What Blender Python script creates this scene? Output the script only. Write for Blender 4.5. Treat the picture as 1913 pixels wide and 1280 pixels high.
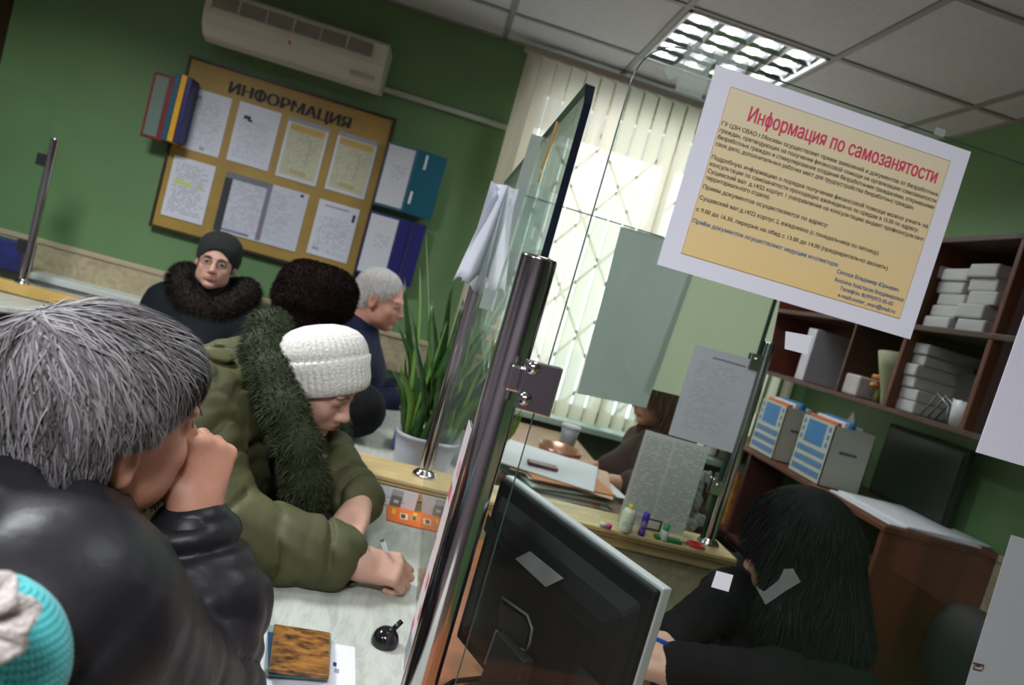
import bpy, bmesh, math, random
import numpy as np
from mathutils import Vector, Matrix, noise as mnoise
random.seed(7); np.random.seed(7)
SC = bpy.context.scene
COL = SC.collection
for o in list(bpy.data.objects): bpy.data.objects.remove(o)

# ------------------------------------------------------------------ camera
YAW, PITCH, ROLL = [a/57.29578 for a in (7.906, -4.1136, 15.7385)]
FPX = 1295.0
CAM = np.array([0, 0, 1.35])
_f = np.array([math.sin(YAW)*math.cos(PITCH), math.cos(YAW)*math.cos(PITCH), math.sin(PITCH)])
_r0 = np.array([math.cos(YAW), -math.sin(YAW), 0]); _u0 = np.cross(_r0, _f)
_r = math.cos(ROLL)*_r0+math.sin(ROLL)*_u0; _u = -math.sin(ROLL)*_r0+math.cos(ROLL)*_u0
cd = bpy.data.cameras.new('camera'); cam = bpy.data.objects.new('camera', cd); COL.objects.link(cam)
M4 = Matrix(((_r[0], _u[0], -_f[0], 0), (_r[1], _u[1], -_f[1], 0), (_r[2], _u[2], -_f[2], CAM[2]), (0, 0, 0, 1)))
cam.matrix_world = M4
cd.sensor_width = 23.6; cd.lens = 23.6*FPX/1913; cd.clip_start = 0.02
cd.dof.use_dof = True; cd.dof.focus_distance = 0.95; cd.dof.aperture_fstop = 3.6
SC.camera = cam

def ray(px, py): return _r*((px-956.5)/FPX) - _u*((py-640)/FPX) + _f
def atY(px, py, Y): d = ray(px, py); return CAM+d*(Y/d[1])
def atZ(px, py, Z): d = ray(px, py); return CAM+d*((Z-CAM[2])/d[2])
def atX(px, py, X): d = ray(px, py); return CAM+d*(X/d[0])
def onplane(px, py, P0, n):
    d = ray(px, py); return CAM+d*(np.dot(np.array(P0)-CAM, n)/np.dot(d, n))

# ------------------------------------------------------------------ world, light, exposure
SC.view_settings.view_transform = 'Standard'; SC.view_settings.look = 'None'
SC.view_settings.gamma = 1; SC.view_settings.use_curve_mapping = False
SC.view_settings.exposure = 0.0
w = bpy.data.worlds.new('sky'); SC.world = w; w.use_nodes = True
nt = w.node_tree; bg = nt.nodes['Background']
tc = nt.nodes.new('ShaderNodeTexCoord'); sx = nt.nodes.new('ShaderNodeSeparateXYZ'); cr = nt.nodes.new('ShaderNodeValToRGB')
nt.links.new(tc.outputs['Generated'], sx.inputs[0]); nt.links.new(sx.outputs['Z'], cr.inputs[0])
cr.color_ramp.elements[0].position = 0.0; cr.color_ramp.elements[0].color = (.86, .9, .95, 1)
cr.color_ramp.elements[1].position = 1.0; cr.color_ramp.elements[1].color = (.6, .7, .85, 1)
nt.links.new(cr.outputs[0], bg.inputs['Color']); bg.inputs['Strength'].default_value = 6.3
FIXTURES = [(.945, 2.85, 6.0), (-1.455, 1.65, 46.0), (-.255, -.75, 44.0), (.345, 1.05, 7.0), (-1.455, -.75, 40.0)]   # x, y, watts; the first is visible, the rest unseen, added for fill
CEIL = 2.517
def area(name, loc, size, power, color):
    l = bpy.data.lights.new(name, 'AREA'); l.shape = 'SQUARE'; l.size = size; l.energy = power; l.color = color; l.spread = math.radians(150)
    o = bpy.data.objects.new(name, l); COL.objects.link(o); o.location = loc
    return o

# ------------------------------------------------------------------ materials
MATS = {}
def mat(name, color, rough=.6, metal=0, var=0, nscale=20, bump=0, bscale=None, spec=.5, sheen=0, coat=0, detail=3, color2=None, stretch=None, alpha=None, sss=0):
    if name in MATS: return MATS[name]
    m = bpy.data.materials.new(name); m.use_nodes = True; n = m.node_tree; p = n.nodes['Principled BSDF']
    p.inputs['Base Color'].default_value = (*color, 1); p.inputs['Roughness'].default_value = rough
    p.inputs['Metallic'].default_value = metal; p.inputs['Specular IOR Level'].default_value = spec
    if sheen: p.inputs['Sheen Weight'].default_value = sheen
    if coat: p.inputs['Coat Weight'].default_value = coat
    if sss:
        p.inputs['Subsurface Weight'].default_value = sss; p.inputs['Subsurface Radius'].default_value = (.012, .005, .003)
        p.inputs['Subsurface Scale'].default_value = 1
    if var or color2 or bump:
        t = n.nodes.new('ShaderNodeTexCoord'); mp = n.nodes.new('ShaderNodeMapping')
        if stretch: mp.inputs['Scale'].default_value = stretch
        n.links.new(t.outputs['Object'], mp.inputs[0])
    if var or color2:
        z = n.nodes.new('ShaderNodeTexNoise'); z.inputs['Scale'].default_value = nscale; z.inputs['Detail'].default_value = detail
        n.links.new(mp.outputs[0], z.inputs[0])
        c = n.nodes.new('ShaderNodeValToRGB'); n.links.new(z.outputs[0], c.inputs[0])
        a = color2 if color2 else tuple(max(0, x*(1-var)) for x in color); b = color if color2 else tuple(min(1, x*(1+var)) for x in color)
        c.color_ramp.elements[0].position = .35; c.color_ramp.elements[0].color = (*a, 1)
        c.color_ramp.elements[1].position = .65; c.color_ramp.elements[1].color = (*b, 1)
        n.links.new(c.outputs[0], p.inputs['Base Color'])
    if bump:
        z2 = n.nodes.new('ShaderNodeTexNoise'); z2.inputs['Scale'].default_value = bscale or nscale; z2.inputs['Detail'].default_value = 4
        n.links.new(mp.outputs[0], z2.inputs[0])
        bm_ = n.nodes.new('ShaderNodeBump'); bm_.inputs['Strength'].default_value = bump; bm_.inputs['Distance'].default_value = .01
        n.links.new(z2.outputs[0], bm_.inputs['Height']); n.links.new(bm_.outputs[0], p.inputs['Normal'])
    MATS[name] = m; return m
def emis(name, color, s):
    m = bpy.data.materials.new(name); m.use_nodes = True; p = m.node_tree.nodes['Principled BSDF']
    p.inputs['Base Color'].default_value = (*color, 1); p.inputs['Emission Color'].default_value = (*color, 1); p.inputs['Emission Strength'].default_value = s
    return m
def glass(name, tint=(.93, .97, .94), refl=1.0, milk=0.0):
    m = bpy.data.materials.new(name); m.use_nodes = True; n = m.node_tree; n.nodes.clear()
    out = n.nodes.new('ShaderNodeOutputMaterial'); tr = n.nodes.new('ShaderNodeBsdfTransparent'); gl = n.nodes.new('ShaderNodeBsdfGlossy')
    tr.inputs[0].default_value = (*tint, 1); gl.inputs['Roughness'].default_value = .01; gl.inputs[0].default_value = (1, 1, 1, 1)
    fr = n.nodes.new('ShaderNodeFresnel'); ge = n.nodes.new('ShaderNodeNewGeometry'); io = n.nodes.new('ShaderNodeMath'); io.operation = 'MULTIPLY_ADD'; io.inputs[1].default_value = -.76; io.inputs[2].default_value = 1.45; n.links.new(ge.outputs['Backfacing'], io.inputs[0]); n.links.new(io.outputs[0], fr.inputs[0])
    mul = n.nodes.new('ShaderNodeMath'); mul.operation = 'MULTIPLY'; mul.inputs[1].default_value = refl
    mx = n.nodes.new('ShaderNodeMixShader'); n.links.new(fr.outputs[0], mul.inputs[0]); n.links.new(mul.outputs[0], mx.inputs[0])
    n.links.new(tr.outputs[0], mx.inputs[1]); n.links.new(gl.outputs[0], mx.inputs[2])
    last = mx
    if milk:
        df = n.nodes.new('ShaderNodeBsdfDiffuse'); df.inputs[0].default_value = (.75, .8, .78, 1)
        m2 = n.nodes.new('ShaderNodeMixShader'); m2.inputs[0].default_value = milk
        n.links.new(mx.outputs[0], m2.inputs[1]); n.links.new(df.outputs[0], m2.inputs[2]); last = m2
    n.links.new(last.outputs[0], out.inputs[0]); return m
def sheetmat(name, color, trans=.3, var=.04, see=0):
    m = bpy.data.materials.new(name); m.use_nodes = True; n = m.node_tree; n.nodes.clear()
    out = n.nodes.new('ShaderNodeOutputMaterial'); d = n.nodes.new('ShaderNodeBsdfDiffuse'); t = n.nodes.new('ShaderNodeBsdfTranslucent')
    d.inputs[0].default_value = (*color, 1); t.inputs[0].default_value = (*color, 1)
    mx = n.nodes.new('ShaderNodeMixShader'); mx.inputs[0].default_value = trans
    n.links.new(d.outputs[0], mx.inputs[1]); n.links.new(t.outputs[0], mx.inputs[2]); last = mx
    if see:
        tr = n.nodes.new('ShaderNodeBsdfTransparent'); m2 = n.nodes.new('ShaderNodeMixShader'); m2.inputs[0].default_value = see
        n.links.new(mx.outputs[0], m2.inputs[1]); n.links.new(tr.outputs[0], m2.inputs[2]); last = m2
    n.links.new(last.outputs[0], out.inputs[0]); return m
def printmat(name, paper=(.75, .76, .82), ink=(.12, .12, .15), rows=30, dens=.55, wx=14, m0=.1, m1=.9, z0=.08, z1=.9, bands=(), axis='X', strength=.55):
    """paper with rows of small print; bands = (x0,x1,z0,z1,colour) printed blocks in sheet coordinates"""
    m = bpy.data.materials.new(name); m.use_nodes = True; n = m.node_tree; p = n.nodes['Principled BSDF']
    p.inputs['Roughness'].default_value = .55; p.inputs['Specular IOR Level'].default_value = .25
    tc = n.nodes.new('ShaderNodeTexCoord'); s = n.nodes.new('ShaderNodeSeparateXYZ'); n.links.new(tc.outputs['Generated'], s.inputs[0])
    def M(op, a, b=None, c=None):
        q = n.nodes.new('ShaderNodeMath'); q.operation = op
        for i, v in enumerate((a, b, c)):
            if v is None: continue
            if isinstance(v, (int, float)): q.inputs[i].default_value = v
            else: n.links.new(v, q.inputs[i])
        return q.outputs[0]
    X = s.outputs[axis]; Z = s.outputs['Z']
    if axis == 'Yr': X = M('SUBTRACT', 1, s.outputs['Y'])
    rz = M('MULTIPLY', Z, rows); fl = M('FLOOR', rz); fr = M('FRACT', rz)
    line = M('LESS_THAN', M('ABSOLUTE', M('SUBTRACT', fr, .5)), .27)
    cb = n.nodes.new('ShaderNodeCombineXYZ'); n.links.new(M('MULTIPLY', X, wx), cb.inputs[0]); n.links.new(M('MULTIPLY', fl, 7.31), cb.inputs[1])
    nz = n.nodes.new('ShaderNodeTexNoise'); nz.inputs['Scale'].default_value = 1.0; nz.inputs['Detail'].default_value = 2; n.links.new(cb.outputs[0], nz.inputs[0])
    word = M('LESS_THAN', nz.outputs[0], .40+.2*dens)
    wn = n.nodes.new('ShaderNodeTexWhiteNoise'); wn.noise_dimensions = '1D'; n.links.new(fl, wn.inputs['W'])
    endx = M('LESS_THAN', X, M('ADD', M('MULTIPLY', wn.outputs[0], .25), m1-.2))
    def inside(v, a, b): return M('MULTIPLY', M('GREATER_THAN', v, a), M('LESS_THAN', v, b))
    k = M('MULTIPLY', M('MULTIPLY', line, word), M('MULTIPLY', M('MULTIPLY', endx, M('GREATER_THAN', X, m0)), M('MULTIPLY', inside(Z, z0, z1), strength)))
    mx = n.nodes.new('ShaderNodeMixRGB'); n.links.new(k, mx.inputs[0]); mx.inputs[1].default_value = (*paper, 1); mx.inputs[2].default_value = (*ink, 1)
    last = mx.outputs[0]
    for (x0, x1, a, b, colr) in bands:
        q = n.nodes.new('ShaderNodeMixRGB'); n.links.new(M('MULTIPLY', inside(X, x0, x1), inside(Z, a, b)), q.inputs[0])
        n.links.new(last, q.inputs[1]); q.inputs[2].default_value = (*colr, 1); last = q.outputs[0]
    n.links.new(last, p.inputs['Base Color'])
    return m
def hairmat(name, c0, c1, rough=.45):
    m = bpy.data.materials.new(name); m.use_nodes = True; n = m.node_tree; p = n.nodes['Principled BSDF']
    p.inputs['Roughness'].default_value = rough; p.inputs['Specular IOR Level'].default_value = .35 if max(c1) > .05 else .12
    g = n.nodes.new('ShaderNodeNewGeometry'); c = n.nodes.new('ShaderNodeValToRGB'); n.links.new(g.outputs['Random Per Island'], c.inputs[0])
    c.color_ramp.elements[0].color = (*c0, 1); c.color_ramp.elements[1].color = (*c1, 1); n.links.new(c.outputs[0], p.inputs['Base Color'])
    return m
def marblemat(name, base, vein, scale=3, rough=.35, stretch=(1, 1, 1)):
    m = bpy.data.materials.new(name); m.use_nodes = True; n = m.node_tree; p = n.nodes['Principled BSDF']
    t = n.nodes.new('ShaderNodeTexCoord'); mp = n.nodes.new('ShaderNodeMapping'); mp.inputs['Scale'].default_value = stretch
    z = n.nodes.new('ShaderNodeTexNoise'); z.inputs['Scale'].default_value = scale; z.inputs['Detail'].default_value = 8; z.inputs['Distortion'].default_value = 1.6; z.inputs['Roughness'].default_value = .65
    c = n.nodes.new('ShaderNodeValToRGB'); n.links.new(t.outputs['Object'], mp.inputs[0]); n.links.new(mp.outputs[0], z.inputs[0]); n.links.new(z.outputs[0], c.inputs[0])
    c.color_ramp.elements[0].position = .40; c.color_ramp.elements[0].color = (*vein, 1); c.color_ramp.elements[1].position = .56; c.color_ramp.elements[1].color = (*base, 1)
    n.links.new(c.outputs[0], p.inputs['Base Color']); p.inputs['Roughness'].default_value = rough; return m

# ------------------------------------------------------------------ object helpers
def world_loc(o):
    v = Vector((0, 0, 0))
    while o is not None: v += Vector(o.location); o = o.parent
    return v
def tag(o, label=None, cat=None, group=None, kind=None):
    if label: o['label'] = label
    if cat: o['category'] = cat
    if group: o['group'] = group
    if kind: o['kind'] = kind
    return o
def thing(name, label, cat, loc, group=None):
    o = bpy.data.objects.new(name, None); o.empty_display_size = .05; COL.objects.link(o); o.location = tuple(float(v) for v in loc)
    return tag(o, label, cat, group)
def mesh_obj(name, V, F, m, parent=None, smooth=False, bevel=0, loc=None, mats=None, midx=None):
    V = np.asarray(V, dtype=np.float64)
    base = world_loc(parent) if parent is not None else Vector((0, 0, 0))
    if parent is None and loc is None:
        loc = Vector(((V[:, 0].min()+V[:, 0].max())/2, (V[:, 1].min()+V[:, 1].max())/2, V[:, 2].min()))
    l = Vector(tuple(float(q) for q in loc)) if loc is not None else base
    V = V-np.array(l)
    me = bpy.data.meshes.new(name)
    if isinstance(F, np.ndarray): F = F.tolist()
    me.from_pydata(V.tolist(), [], F); me.update()
    for mm in (mats or [m]): me.materials.append(mm)
    if midx is not None: me.polygons.foreach_set('material_index', midx)
    if smooth: me.polygons.foreach_set('use_smooth', [True]*len(me.polygons))
    o = bpy.data.objects.new(name, me); COL.objects.link(o)
    if parent is not None: o.parent = parent
    o.location = l-base if parent is not None else l
    if bevel:
        b = o.modifiers.new('bevel', 'BEVEL'); b.width = bevel; b.segments = 2; b.limit_method = 'ANGLE'
    return o
class MB:
    def __init__(s): s.v = []; s.f = []
    def add(s, V, F):
        o = len(s.v); s.v += [tuple(float(c) for c in v) for v in V]; s.f += [tuple(i+o for i in f) for f in F]; return s
    def box(s, a, b, R=None, c=None):
        x0, y0, z0 = a; x1, y1, z1 = b
        V = [(x0, y0, z0), (x1, y0, z0), (x1, y1, z0), (x0, y1, z0), (x0, y0, z1), (x1, y0, z1), (x1, y1, z1), (x0, y1, z1)]
        if R is not None: V = [tuple(np.array(R)@np.array(v)+np.array(c)) for v in V]
        return s.add(V, [(3, 2, 1, 0), (4, 5, 6, 7), (0, 1, 5, 4), (1, 2, 6, 5), (2, 3, 7, 6), (3, 0, 4, 7)])
    def prism(s, P, d):
        P = [np.array(p, float) for p in P]; d = np.array(d, float); n = len(P)
        nrm = np.zeros(3)
        for i in range(n): nrm += np.cross(P[i]-P[0], P[(i+1) % n]-P[0])
        if np.dot(nrm, d) > 0: P = P[::-1]
        V = P+[p+d for p in P]
        return s.add(V, [tuple(range(n)), tuple(range(2*n-1, n-1, -1))]+[(i, i+n, (i+1) % n+n, (i+1) % n)[::1] for i in range(n)])
    def tube(s, pts, r, n=10, cap=True):
        pts = [np.array(p, float) for p in pts]; rr = r if isinstance(r, (list, tuple, np.ndarray)) else [r]*len(pts)
        V = []; F = []; up = None
        for i, p in enumerate(pts):
            t = pts[min(i+1, len(pts)-1)]-pts[max(i-1, 0)]; t = t/(np.linalg.norm(t)+1e-9)
            if up is None: up = np.array([0, 0, 1.]) if abs(t[2]) < .9 else np.array([1., 0, 0])
            a = np.cross(t, up); a /= np.linalg.norm(a)+1e-9; b = np.cross(a, t); up = b
            for k in range(n):
                th = 2*math.pi*k/n; V.append(p+rr[i]*(math.cos(th)*a+math.sin(th)*b))
        for i in range(len(pts)-1):
            for k in range(n): F.append((i*n+k, i*n+(k+1) % n, (i+1)*n+(k+1) % n, (i+1)*n+k))
        if cap: F.append(tuple(range(n))[::-1]); F.append(tuple((len(pts)-1)*n+k for k in range(n)))
        return s.add(V, F)
    def lathe(s, prof, c, n=24, axis=(0, 0, 1), cap=False):
        axis = np.array(axis, float); axis /= np.linalg.norm(axis)
        a = np.cross(axis, [0, 0, 1] if abs(axis[2]) < .9 else [1, 0, 0]); a /= np.linalg.norm(a); b = np.cross(axis, a); c = np.array(c, float)
        V = []; F = []
        for (r, h) in prof:
            for k in range(n):
                th = 2*math.pi*k/n; V.append(c+axis*h+max(r, 1e-4)*(math.cos(th)*a+math.sin(th)*b))
        for i in range(len(prof)-1):
            for k in range(n): F.append((i*n+k, i*n+(k+1) % n, (i+1)*n+(k+1) % n, (i+1)*n+k))
        return s.add(V, F)
    def grid(s, fn, nu, nv):
        V = [fn(i/nu, j/nv) for j in range(nv+1) for i in range(nu+1)]
        return s.add(V, [(j*(nu+1)+i, j*(nu+1)+i+1, (j+1)*(nu+1)+i+1, (j+1)*(nu+1)+i) for j in range(nv) for i in range(nu)])
    def obj(s, name, m, parent=None, **k): return mesh_obj(name, s.v, s.f, m, parent, **k)
def box(name, a, b, m, parent=None, bevel=.003, **k):
    a2 = [min(x, y) for x, y in zip(a, b)]; b2 = [max(x, y) for x, y in zip(a, b)]
    return MB().box(a2, b2).obj(name, m, parent, bevel=bevel, **k)
def struct(o): o['kind'] = 'structure'; return o
def _glyphs(body, size):
    c = bpy.data.curves.new('t', 'FONT'); c.body = body; c.size = size; c.resolution_u = 2
    o = bpy.data.objects.new('t', c); COL.objects.link(o)
    dg = bpy.context.evaluated_depsgraph_get(); dg.update()
    me = bpy.data.meshes.new_from_object(o.evaluated_get(dg)); bpy.data.objects.remove(o)
    n = len(me.vertices); co = np.zeros(n*3); me.vertices.foreach_get('co', co); F = [tuple(p.vertices) for p in me.polygons]; bpy.data.meshes.remove(me)
    return co.reshape(-1, 3), F
def text_mesh(body, size, P, xdir, zdir, m=None, name=None, parent=None):
    b2 = body.replace('ф', 'о').replace('Ф', 'О').replace('н', 'п'); co, F = _glyphs(b2, size); co = co.copy()
    gp = _glyphs('п', size)[0] if 'н' in body else None
    for i, ch in enumerate(body):
        if ch == 'н':
            w = gp[:, 0].max()-gp[:, 0].min(); x1 = _glyphs(b2[:i+1], size)[0][:, 0].max(); x0 = x1-w; h = gp[:, 1].max(); t = size*.085; e = size*.01
            F = [f for f in F if not (x0-e < sum(co[j][0] for j in f)/len(f) < x1+e)]
            for a, b, c, d in ((x0, x0+t, 0, h), (x1-t, x1, 0, h), (x0+t, x1-t, h*.5-t*.4, h*.5+t*.4)):
                o = len(co); co = np.concatenate([co, [[a, c, 0], [b, c, 0], [b, d, 0], [a, d, 0]]]); F = F+[(o, o+1, o+2, o+3)]
        if ch in 'фФ':
            g = _glyphs(b2[i], size)[0]; w = g[:, 0].max()-g[:, 0].min(); x1 = _glyphs(b2[:i+1], size)[0][:, 0].max(); xc = x1-w/2; z0, z1 = g[:, 1].min(), g[:, 1].max()
            t = size*.05; e = size*.2 if ch == 'ф' else size*.03; o = len(co)
            co = np.concatenate([co, [[xc-t, z0-e, .0001*size], [xc+t, z0-e, .0001*size], [xc+t, z1+e, .0001*size], [xc-t, z1+e, .0001*size]]]); F = F+[(o, o+1, o+2, o+3)]
    xd = np.array(xdir, float); zd = np.array(zdir, float); nd = np.cross(xd, zd)
    V = []; F2 = []; co = np.array(P)+co[:, :1]*xd+co[:, 1:2]*zd
    for i, f in enumerate(F):
        o = len(V); V += [co[j]+nd*(i % 11)*6e-6 for j in f]; F2.append(tuple(range(o, o+len(f))))
    return np.array(V), F2
def texts(name, items, m, parent):
    b = MB()
    for it in items:
        V, F = text_mesh(*it[:5], m, name, parent, **(it[5] if len(it) > 5 else {})); b.add(V, F)
    return b.obj(name, m, parent)

# ------------------------------------------------------------------ implicit surfaces for organic shapes
def sminp(a, b, k):
    h = np.maximum(k-np.abs(a-b), 0)/k
    return np.minimum(a, b)-h*h*k*.25
class SDF:
    def __init__(s): s.p = []; s.disp = None
    def ell(s, c, r, R=None, k=.02, sub=False): s.p.append(('e', np.array(c, float), np.array(r, float), None if R is None else np.array(R, float), k, sub)); return s
    def cap(s, a, b, ra, rb=None, k=.02, sub=False): s.p.append(('c', np.array(a, float), np.array(b, float), (ra, ra if rb is None else rb), k, sub)); return s
    def ev(s, q, P):
        if q[0] == 'e':
            d = P-q[1].astype(np.float32)
            if q[3] is not None: d = d@q[3].astype(np.float32)
            r = q[2].astype(np.float32); k0 = np.linalg.norm(d/r, axis=-1); k1 = np.linalg.norm(d/(r*r), axis=-1)+1e-6
            return k0*(k0-1)/k1
        a, b = q[1].astype(np.float32), q[2].astype(np.float32); ba = b-a; L2 = float(ba@ba)+1e-9
        t = np.clip(((P-a)@ba)/L2, 0, 1); return np.linalg.norm(P-a-t[..., None]*ba, axis=-1)-(q[3][0]+(q[3][1]-q[3][0])*t)
    def bb(s, q):
        if q[0] == 'e': R = q[2].max(); return q[1]-R, q[1]+R
        R = max(q[3]); return np.minimum(q[1], q[2])-R, np.maximum(q[1], q[2])+R
    def mesh(s, h):
        lo = np.min([s.bb(q)[0] for q in s.p if not q[-1]], axis=0)-3*h; hi = np.max([s.bb(q)[1] for q in s.p if not q[-1]], axis=0)+3*h
        n = np.ceil((hi-lo)/h).astype(int)+1
        ax = [(lo[i]+h*np.arange(n[i])).astype(np.float32) for i in range(3)]
        D = np.full(tuple(n), 1.0, dtype=np.float32)
        for q in s.p:
            l, u = s.bb(q); k = q[-2]; m = k+3*h
            i0 = np.maximum(((l-m-lo)/h).astype(int), 0); i1 = np.minimum(np.ceil((u+m-lo)/h).astype(int)+1, n)
            if np.any(i1 <= i0): continue
            sl = tuple(slice(int(i0[i]), int(i1[i])) for i in range(3))
            G = np.stack(np.meshgrid(*[ax[i][sl[i]] for i in range(3)], indexing='ij'), -1)
            e = s.ev(q, G)
            if q[-1]: D[sl] = -sminp(-D[sl], e, k)
            else: D[sl] = sminp(D[sl], e, k)
        if s.disp is not None:
            near = np.abs(D) < max(.03, 4*h); idx = np.nonzero(near)
            P = np.stack([ax[0][idx[0]], ax[1][idx[1]], ax[2][idx[2]]], -1); D[idx] += s.disp(P).astype(np.float32)
        return nets(D, lo, h)
def nets(D, lo, h):
    ins = D < 0; nx, ny, nz = D.shape
    acc = np.zeros((nx-1, ny-1, nz-1, 3), np.float32); cnt = np.zeros((nx-1, ny-1, nz-1), np.float32)
    for axis in range(3):
        for a in (0, 1):
            for b in (0, 1):
                o = [0, 0, 0]; oth = [i for i in range(3) if i != axis]; o[oth[0]] = a; o[oth[1]] = b
                sl0 = tuple(slice(o[i], o[i]+D.shape[i]-1) for i in range(3)); o2 = list(o); o2[axis] += 1
                sl1 = tuple(slice(o2[i], o2[i]+D.shape[i]-1) if o2[i]+D.shape[i]-1 <= D.shape[i] else slice(o2[i], D.shape[i]) for i in range(3))
                d0 = D[sl0]; d1 = D[sl1]; c = (d0 < 0) != (d1 < 0)
                t = np.where(c, d0/np.where(c, d0-d1, 1), 0)
                cnt += c
                for i in range(3):
                    acc[..., i] += np.where(c, (t if i == axis else o[i]), 0)
    act = cnt > 0; ids = np.full(act.shape, -1, np.int64); idx = np.nonzero(act); ids[idx] = np.arange(len(idx[0]))
    V = (np.stack(idx, -1)+acc[idx]/cnt[idx][:, None])*h+lo
    F = []
    for axis in range(3):
        sl0 = [slice(0, s) for s in D.shape]; sl1 = [slice(0, s) for s in D.shape]
        sl0[axis] = slice(0, D.shape[axis]-1); sl1[axis] = slice(1, D.shape[axis])
        a, b = ins[tuple(sl0)], ins[tuple(sl1)]
        u, v = [(1, 2), (2, 0), (0, 1)][axis]
        for cond, flip in ((a & ~b, False), (b & ~a, True)):
            e = np.stack(np.nonzero(cond), -1)
            ok = (e[:, u] > 0) & (e[:, v] > 0) & (e[:, u] < D.shape[u]-1) & (e[:, v] < D.shape[v]-1); e = e[ok]
            if not len(e): continue
            def g(du, dv): q = e.copy(); q[:, u] -= du; q[:, v] -= dv; return ids[q[:, 0], q[:, 1], q[:, 2]]
            qd = np.stack([g(1, 1), g(0, 1), g(0, 0), g(1, 0)], -1)
            F.append(qd[:, ::-1] if flip else qd)
    F = np.concatenate(F); F = F[(F >= 0).all(1)]
    return V.astype(np.float64), F
def smoothV(V, F, it=2, lam=.5):
    e = np.concatenate([F[:, [0, 1]], F[:, [1, 2]], F[:, [2, 3]], F[:, [3, 0]]]); e = np.concatenate([e, e[:, ::-1]])
    n = len(V); c = np.bincount(e[:, 0], minlength=n)[:, None]+1e-9
    for _ in range(it):
        s = np.stack([np.bincount(e[:, 0], weights=V[e[:, 1], i], minlength=n) for i in range(3)], -1); V = V+lam*(s/c-V)
    return V
def sdf_obj(name, S, h, m, parent, it=2, extra=None):
    V, F = S.mesh(h); V = smoothV(V, F, it)
    F = F.tolist(); V = V.tolist()
    for S2, h2 in (extra or []):
        V2, F2 = S2.mesh(h2); V2 = smoothV(V2, F2, it); o = len(V); V += V2.tolist(); F += (F2+o).tolist()
    return mesh_obj(name, V, F, m, parent, smooth=True)
def frame(f, roll=0):
    f = np.array(f, float); f /= np.linalg.norm(f); r = np.cross(f, [0, 0, 1]); r /= np.linalg.norm(r); u = np.cross(r, f)
    c, s = math.cos(roll), math.sin(roll); r2 = c*r+s*u; u2 = -s*r+c*u
    return np.stack([r2, f, u2], 1)      # columns: right, forward, up
def fur(name, S, h, count, length, m, parent, dirf=None, width=.0012, jitter=.5, keep=None, base=None, seg=2, it=1):
    """a pelt: the implicit volume with short blades over it, one mesh"""
    V, F = S.mesh(h); V = smoothV(V, F, it); b = MB(); rng = np.random.RandomState(3)
    A = V[F]; n = np.cross(A[:, 2]-A[:, 0], A[:, 3]-A[:, 1]); ar = np.linalg.norm(n, axis=1)+1e-12; n /= ar[:, None]
    ix = rng.choice(len(F), count, p=ar/ar.sum()); w = rng.rand(count, 2)
    P = (A[ix, 0]*(1-w[:, :1])+A[ix, 1]*w[:, :1])*(1-w[:, 1:])+(A[ix, 3]*(1-w[:, :1])+A[ix, 2]*w[:, :1])*w[:, 1:]
    N = n[ix]; d = N+rng.randn(count, 3)*jitter
    if dirf is not None: d = d+dirf(P, N)
    d /= np.linalg.norm(d, axis=1)[:, None]; L = length*(.6+.6*rng.rand(count, 1))
    side = np.cross(d, rng.randn(count, 3)); side /= np.linalg.norm(side, axis=1)[:, None]; side *= width
    mid = P+d*L*.55+np.array([0, 0, -.12])*L; tip = P+d*L+np.array([0, 0, -.45])*L
    VV = np.stack([P-side, P+side, mid-side*.8, mid+side*.8, tip], 1).reshape(-1, 3)
    k = np.arange(count)[:, None]*5+len(V)
    F1 = (k+np.array([0, 1, 3, 2])).tolist(); F2 = (k+np.array([2, 3, 4])).tolist()
    return mesh_obj(name, np.concatenate([V, VV]), F.tolist()+F1+F2, m, parent, smooth=True)
# ------------------------------------------------------------------ palette
M_wall = mat('green_wall_paint', (.125, .235, .095), .55, var=.07, nscale=2.2, bump=.05, bscale=90)
M_ceil = mat('ceiling_tile_white', (.60, .59, .60), .9, var=.04, nscale=60, bump=.1, bscale=120)
M_grid = mat('ceiling_grid', (.30, .29, .27), .6)
M_floor = mat('floor_linoleum', (.17, .13, .09), .4, var=.2, nscale=12)
M_dado = marblemat('dado_paper', (.46, .40, .25), (.36, .30, .19), 14, .55)
M_dadotop = mat('dado_moulding', (.46, .38, .26), .5)
M_wood = mat('pine_rail', (.56, .42, .20), .42, var=.16, nscale=9, stretch=(1.2, 9, 9))
M_pine2 = mat('ochre_rail', (.50, .33, .10), .45, var=.15, nscale=9)
M_chrome = mat('chrome', (.62, .60, .62), .13, metal=1)
M_chromed = mat('chrome_plate', (.55, .54, .58), .16, metal=1)
M_marble = marblemat('worktop_marble', (.52, .54, .49), (.40, .42, .37), 5.0, .3, (5, 1.2, 1))
M_redwood = mat('mahogany_veneer', (.115, .024, .012), .5, var=.35, nscale=4, stretch=(3, 3, .6))
M_redwood2 = mat('mahogany_dark', (.060, .016, .012), .5, var=.3, nscale=4)
M_orange = mat('cherry_desk_laminate', (.40, .14, .06), .4, var=.12, nscale=5, stretch=(1, 5, 1))
M_white = mat('white_paper', (.74, .74, .80), .6, spec=.2)
M_white2 = mat('old_paper', (.62, .62, .60), .7, var=.06, nscale=30)
M_black = mat('black_plastic', (.009, .009, .010), .5, spec=.2)
M_dark = mat('dark_plastic', (.020, .020, .022), .5, spec=.25)
M_grey = mat('grey_plastic', (.16, .16, .17), .45)
M_silver = mat('silver_plastic', (.50, .50, .53), .35, metal=.3)
M_acw = mat('aircon_plastic', (.62, .60, .48), .4)
M_teal = mat('teal_folder', (.0, .085, .13), .4)
M_navy = mat('navy_folder', (.012, .012, .13), .4)
M_red = mat('dark_red_folder', (.20, .012, .018), .4)
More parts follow.
